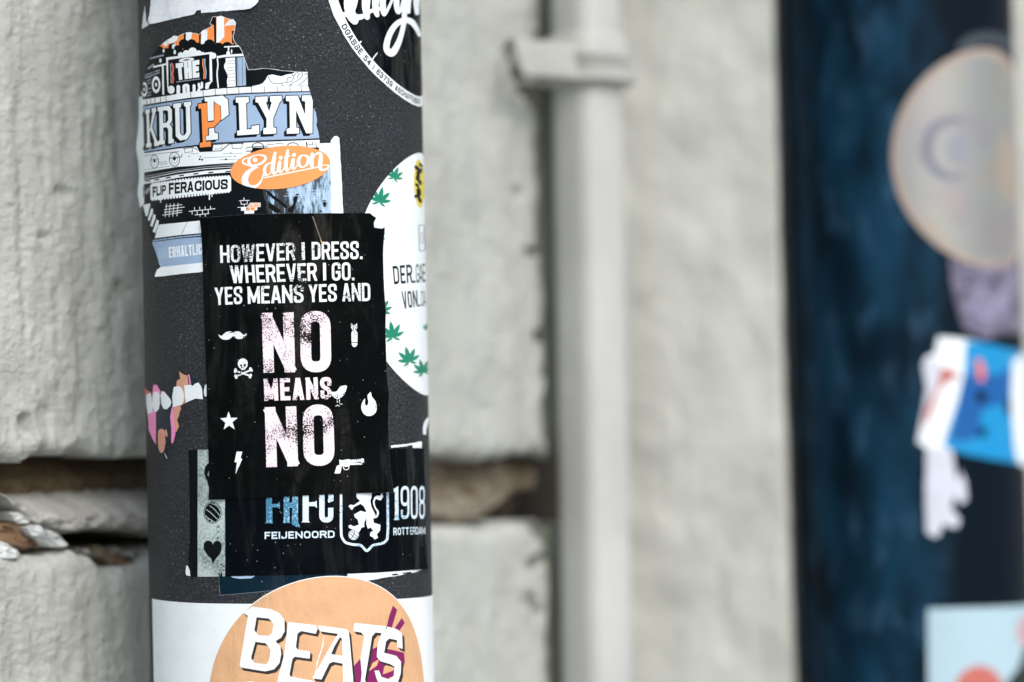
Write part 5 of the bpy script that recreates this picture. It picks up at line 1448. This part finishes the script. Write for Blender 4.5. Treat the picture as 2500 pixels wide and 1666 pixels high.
# straw-like scrap stuck to the slogan sticker
a = Art(P1, n1([(1158, 118), (1172, 122), (1225, 280), (1262, 380), (1272, 402), (1252, 395), (1205, 250)]), paper('straw', lin(112, 108, 100), .7, .2, .3), 'blade')
a.poly(n1([(1240, 355), (1262, 375), (1276, 402), (1250, 398)]), paper('straw_tip', lin(205, 165, 105), .7, .2, .2), 'tip')
a.build('straw_scrap', 'thin dry grass blade stuck above the word DRESS', 'scrap', 5)

# ---- white wrap at the bottom with the tan round sticker
hA = lambda x, y: _old_hit(P1, x, y)
lefta = hA(373, 1462)[0]
top = [RawP(*hA(x, y)) for x, y in n6([(2262, 240), (2200, 252), (2100, 261), (1900, 272), (1500, 292), (1100, 303), (800, 305), (600, 303), (400, 298), (200, 284), (72, 264)])]
ta, th_ = (top[0][0] - 1e6) / 6240, top[0][1] / 6240
out = [RawP(2.6 * P1.R, th_ + .001)] + list(top)
out += [RawP(lefta, hA(500, 1900)[1]), RawP(2.6 * P1.R, hA(500, 1900)[1])]
Wr = Art(P1, out, W, 'paper')
Wr.build('wrap_sticker', 'plain white paper wrapped round the foot of the visible pole', 'sticker', 1)
RB = 0.88 * P1.R
hB = P1.hit(P1x(1412), 1412)[1] - RB + 0.0004
ctr = (0.262 * P1.R, hB)
B = Art(P1, [RawP(ctr[0] + RB * math.cos(2 * math.pi * i / 120), ctr[1] + RB * math.sin(2 * math.pi * i / 120)) for i in range(120)], W, 'sheet')
B.poly([RawP(ctr[0] + (RB - .0003) * math.cos(2 * math.pi * i / 120), ctr[1] + (RB - .0003) * math.sin(2 * math.pi * i / 120)) for i in range(120)], TAN, 'sheet')
def bp(pts, m, part='artwork'): B.poly(mixed(P1, n6(pts)), m, part)
# plum swashes behind the letters
bp([(1958, 318), (1992, 352), (1948, 500), (1906, 498), (1930, 400)], PL); bp([(2028, 415), (2052, 455), (2010, 515), (1964, 512), (1990, 470)], PL)
bp([(1640, 810), (1700, 740), (1800, 660), (1900, 610), (1945, 590), (1915, 660), (1990, 675), (2045, 690), (2052, 760), (2030, 850), (1990, 905), (1940, 880), (1900, 910), (1880, 940), (1640, 960)], PL)
bp([(1770, 835), (1800, 770), (1850, 740), (1835, 790), (1800, 815)], TAN); bp([(1880, 860), (1890, 800), (1930, 770), (1985, 800), (1960, 830)], TAN)
def letter(polys, holes=()):
    for P_ in polys: bp([(x + 18, y + 20) for x, y in P_], DK)
    for P_ in holes: pass
# white letters traced; dark copies first for the drop shade
Bo = [(785, 372), (860, 326), (1000, 345), (1070, 378), (1110, 430), (1112, 520), (1085, 570), (1040, 598), (1078, 640), (1085, 700), (1072, 770), (1030, 820), (960, 836), (770, 805), (760, 790), (825, 400)]
Bh1 = [(905, 428), (1000, 438), (1022, 460), (1010, 530), (985, 552), (900, 548), (888, 530)]
Bh2 = [(895, 622), (975, 632), (998, 660), (988, 740), (965, 776), (870, 765), (862, 745)]
Eo = [(1140, 448), (1355, 472), (1370, 500), (1355, 540), (1240, 518), (1212, 540), (1200, 645), (1215, 665), (1312, 680), (1308, 736), (1190, 720), (1172, 740), (1150, 860), (1160, 878), (1340, 912), (1330, 1100), (1040, 1100), (1062, 880), (1110, 700)]
Ao = [(1370, 475), (1590, 502), (1614, 520), (1645, 860), (1660, 1100), (1580, 1100), (1565, 775), (1490, 760), (1460, 775), (1400, 900), (1330, 890), (1480, 620), (1530, 540), (1388, 520)]
Ah = [(1545, 565), (1560, 580), (1565, 715), (1475, 700), (1500, 640)]
To = [(1658, 455), (1900, 480), (1990, 505), (2030, 540), (2035, 660), (1995, 645), (1990, 590), (1930, 578), (1905, 600), (1890, 690), (1985, 715), (2022, 760), (2020, 850), (1975, 1000), (1860, 960), (1830, 890), (1815, 830), (1850, 830), (1870, 880), (1930, 900), (1965, 870), (1972, 800), (1940, 780), (1860, 755), (1832, 720), (1840, 620), (1870, 535), (1822, 530), (1795, 560), (1760, 780), (1740, 900), (1770, 1000), (1700, 1000), (1715, 850), (1705, 740), (1735, 560), (1710, 530), (1650, 520)]
for P_ in (Bo, Eo, Ao, To): bp([(x + 9, y + 12) for x, y in P_], DK, 'letter_shade'); bp([(x + 18, y + 24) for x, y in P_], DK, 'letter_shade')
for P_ in (Bo, Eo, Ao, To): bp(P_, W, 'lettering')
for P_ in (Bh1, Bh2): bp([(x - 12, y - 18) for x, y in P_], DK, 'letter_shade'); bp([(x + 4, y + 4) for x, y in P_], TAN, 'sheet')
bp(Ah, DK, 'letter_shade'); bp([(1552, 588), (1560, 600), (1564, 714), (1505, 706), (1525, 650)], TAN, 'sheet')
for L in ([(1420, 560), (1410, 640), (1385, 700), (1340, 900)], [(1412, 600), (1395, 690), (1360, 780)]): B.polys([mixed(P1, q) for q in _stroke(n6(L), 1.4)], W, 'sheet')
bp([(1900, 500), (1912, 478), (1915, 500)], DK, 'letter_shade')
# the upper edge of a second row of lettering
for x0, y0, w in ((800, 915, 90), (930, 935, 80), (1150, 950, 90)):
    bp([(x0, y0 + 6), (x0 + w / 2, y0), (x0 + w, y0 + 8), (x0 + w, y0 + 140), (x0, y0 + 140)], W, 'lettering')
B.build('round_sticker', 'tan round sticker with tilted white letters BEATS on the white wrap', 'sticker', 2)

# ================================================================== stickers on the far blue pole
y1_, y2_ = Z(1900, 0, 1.96), Z(1900, 780, 1.77)
def holo():
    m = Mat('holographic_foil'); v = m.vec('UV')
    n = m.noise(v, 3, 3)
    c = m.ramp(n, [(0.3, lin(158, 146, 134)), (0.45, lin(150, 153, 150)), (0.6, lin(148, 144, 146)), (0.75, lin(162, 154, 146))])
    m.col(c); m.rough(0.34); m.b.inputs['Metallic'].default_value = 0.55
    m.b.inputs['Specular IOR Level'].default_value = 0.8
    return m.m
HO = holo()
def P2hit(x, y): return _old_hit(P2, x, y)
hC = P2hit(2340, 386)[1]; rC = 0.0518
aL = P2hit(2176, 378)[0]
cC = (aL + rC, hC)
ring2 = lambda r, n=80: [RawP(cC[0] + r * math.cos(2 * math.pi * i / n), cC[1] + r * math.sin(2 * math.pi * i / n)) for i in range(n)]
a = Art(P2, ring2(rC), HO, 'sheet')
a.poly(ring2(rC), paper('foil_edge', lin(158, 144, 132), .35, .5, .1), 'rim'); a.poly(ring2(rC * .93), HO, 'sheet')
GY = paper('ring_grey', lin(116, 118, 126), .4, .4, .2); GY2 = paper('ring_fill', lin(140, 143, 150), .4, .4, .2)
c = y1_([(838, 712)])[0]
arc = [(c[0] + 66 * math.cos(t), c[1] + 70 * math.sin(t)) for t in [math.radians(q_) for q_ in range(75, 300, 12)]]
for w_, m_ in ((40, GY2), (22, GY)):
    a.polys([mixed(P2, q) for q in _stroke(arc, [w_ * (.35 + .65 * math.sin(math.pi * i_ / (len(arc) - 1))) for i_ in range(len(arc))], round_=True)], m_, 'ring')
a.poly(mixed(P2, _ngon(c[0] + 10, c[1], 34, 38, 20)), GY2, 'ring')
TN = paper('foil_stain', lin(150, 138, 126), .4, .4, .2)
a.poly(mixed(P2, y1_([(1060, 640), (1110, 660), (1150, 960), (1080, 950), (1050, 880)])), TN, 'ring')
a.build('round_sticker', 'large pale shiny round sticker with a grey ring, on the blurred blue pole', 'sticker', 1)
PG = mottled('mauve_print', lin(140, 136, 162), lin(70, 67, 82), 10, .40, .58)
a = Art(P2, y1_([(818, 1235), (900, 1255), (1000, 1270), (1200, 1240), (1200, 1500)]) + [(2520, 800), (2470, 815), (2400, 828), (2350, 800)] + y1_([(850, 1460), (830, 1360)]), PG, 'sheet')
a.build('torn_sticker', 'mottled mauve sticker remnant directly below the shiny round one', 'sticker', 1)
a = Art(P2, mixed(P2, y1_([(850, 250), (870, 200), (920, 165), (1000, 150), (1090, 175), (1160, 250), (1120, 250), (1060, 215), (980, 205), (900, 240)])), paper('dull_arc', lin(56, 66, 74), .6, .3, .2), 'sheet')
a.build('paper_scrap', 'faint dark grey curved remnant above the shiny round sticker on the blue pole', 'sticker', 1)
CB = paper('bright_blue_print', lin(0, 134, 190), .4, .35, .05); DB = paper('deep_blue_print', lin(8, 84, 150), .4, .3, .05); LV = paper('lilac_white', lin(198, 202, 213), .5, .3, .15)
BR = paper('brick_red_print', lin(176, 92, 80), .45, .3, .1)
a = Art(P2, rpoly(y2_([(690, 75), (770, 82), (860, 95), (960, 120), (1062, 145), (1100, 150), (1100, 640), (1055, 630), (960, 610), (840, 590), (765, 570), (740, 560), (640, 560), (600, 530), (620, 430), (640, 300), (622, 200), (640, 160), (675, 150)]), 1.2, 12, 3), W, 'sheet')
a.poly(y2_([(808, 95), (900, 98), (1012, 170), (1005, 330), (1012, 470), (1020, 560), (1040, 640), (840, 600), (750, 575), (712, 540), (770, 360), (800, 240)]), CB, 'artwork')
a.poly(y2_([(900, 90), (1070, 140), (1010, 180), (900, 140)]), CB, 'artwork')
a.poly(y2_([(800, 250), (840, 230), (940, 240), (1000, 210), (1000, 360), (900, 380), (870, 420), (880, 500), (800, 530), (740, 520), (770, 400)]), DB, 'artwork')
for x, y, rx, ry in ((875, 335, 24, 28), (882, 488, 20, 22), (990, 380, 14, 40)):
    q = y2_([(x, y)])[0]; a.disc(q[0], q[1], rx / 1.77, ry / 1.77, K, 'artwork', 14)
a.poly(y2_([(850, 175), (875, 170), (892, 225), (885, 270), (862, 265)]), RD, 'artwork')
a.poly(y2_([(622, 190), (690, 160), (700, 240), (680, 330), (640, 400), (620, 480), (635, 300)]), LV, 'artwork')
a.poly(y2_([(705, 205), (740, 215), (795, 250), (740, 262), (700, 300), (650, 430), (620, 480), (640, 380), (690, 290)]), BR, 'artwork')
a.build('torn_sticker', 'bright blue, white and red torn sticker on the blurred blue pole', 'sticker', 2)
a = Art(P2, rpoly(y2_([(640, 540), (750, 545), (760, 640), (775, 700), (790, 650), (812, 720), (815, 780), (790, 800), (755, 760), (750, 820), (785, 860), (775, 900), (735, 895), (710, 880), (700, 930), (670, 942), (640, 920), (635, 760)]), 1.0, 9, 5), LV, 'paper')
a.build('paper_scrap', 'hanging shred of pale lilac paper below the bright blue sticker', 'sticker', 1)
PB = paper('pale_blue_paper', lin(166, 192, 202), .45, .3, .06); COR = paper('coral_print', lin(184, 104, 94), .45, .3, .1)
a = Art(P2, mixed(P2, y2_([(645, 1250), (800, 1246), (1200, 1238), (1200, 1700), (648, 1700)])), PB, 'sheet')
q = y2_([(868, 1620)])[0]; a.poly(mixed(P2, _ngon(q[0], q[1], 62, 70, 36)), COR, 'artwork')
q = y2_([(1085, 1350)])[0]; a.poly(mixed(P2, _ngon(q[0], q[1], 32, 42, 24)), paper('pale_coral', lin(186, 150, 156), .45, .3, .1), 'artwork')
a.poly(mixed(P2, y2_([(1062, 1420), (1040, 1500), (985, 1570), (985, 1700), (1200, 1700), (1200, 1400)])), paper('dark_green_print', lin(10, 26, 22), .45, .3, .1), 'artwork')
a.build('pale_sticker', 'pale blue rectangular sticker with a coral disc, bottom of the blurred blue pole', 'sticker', 1)
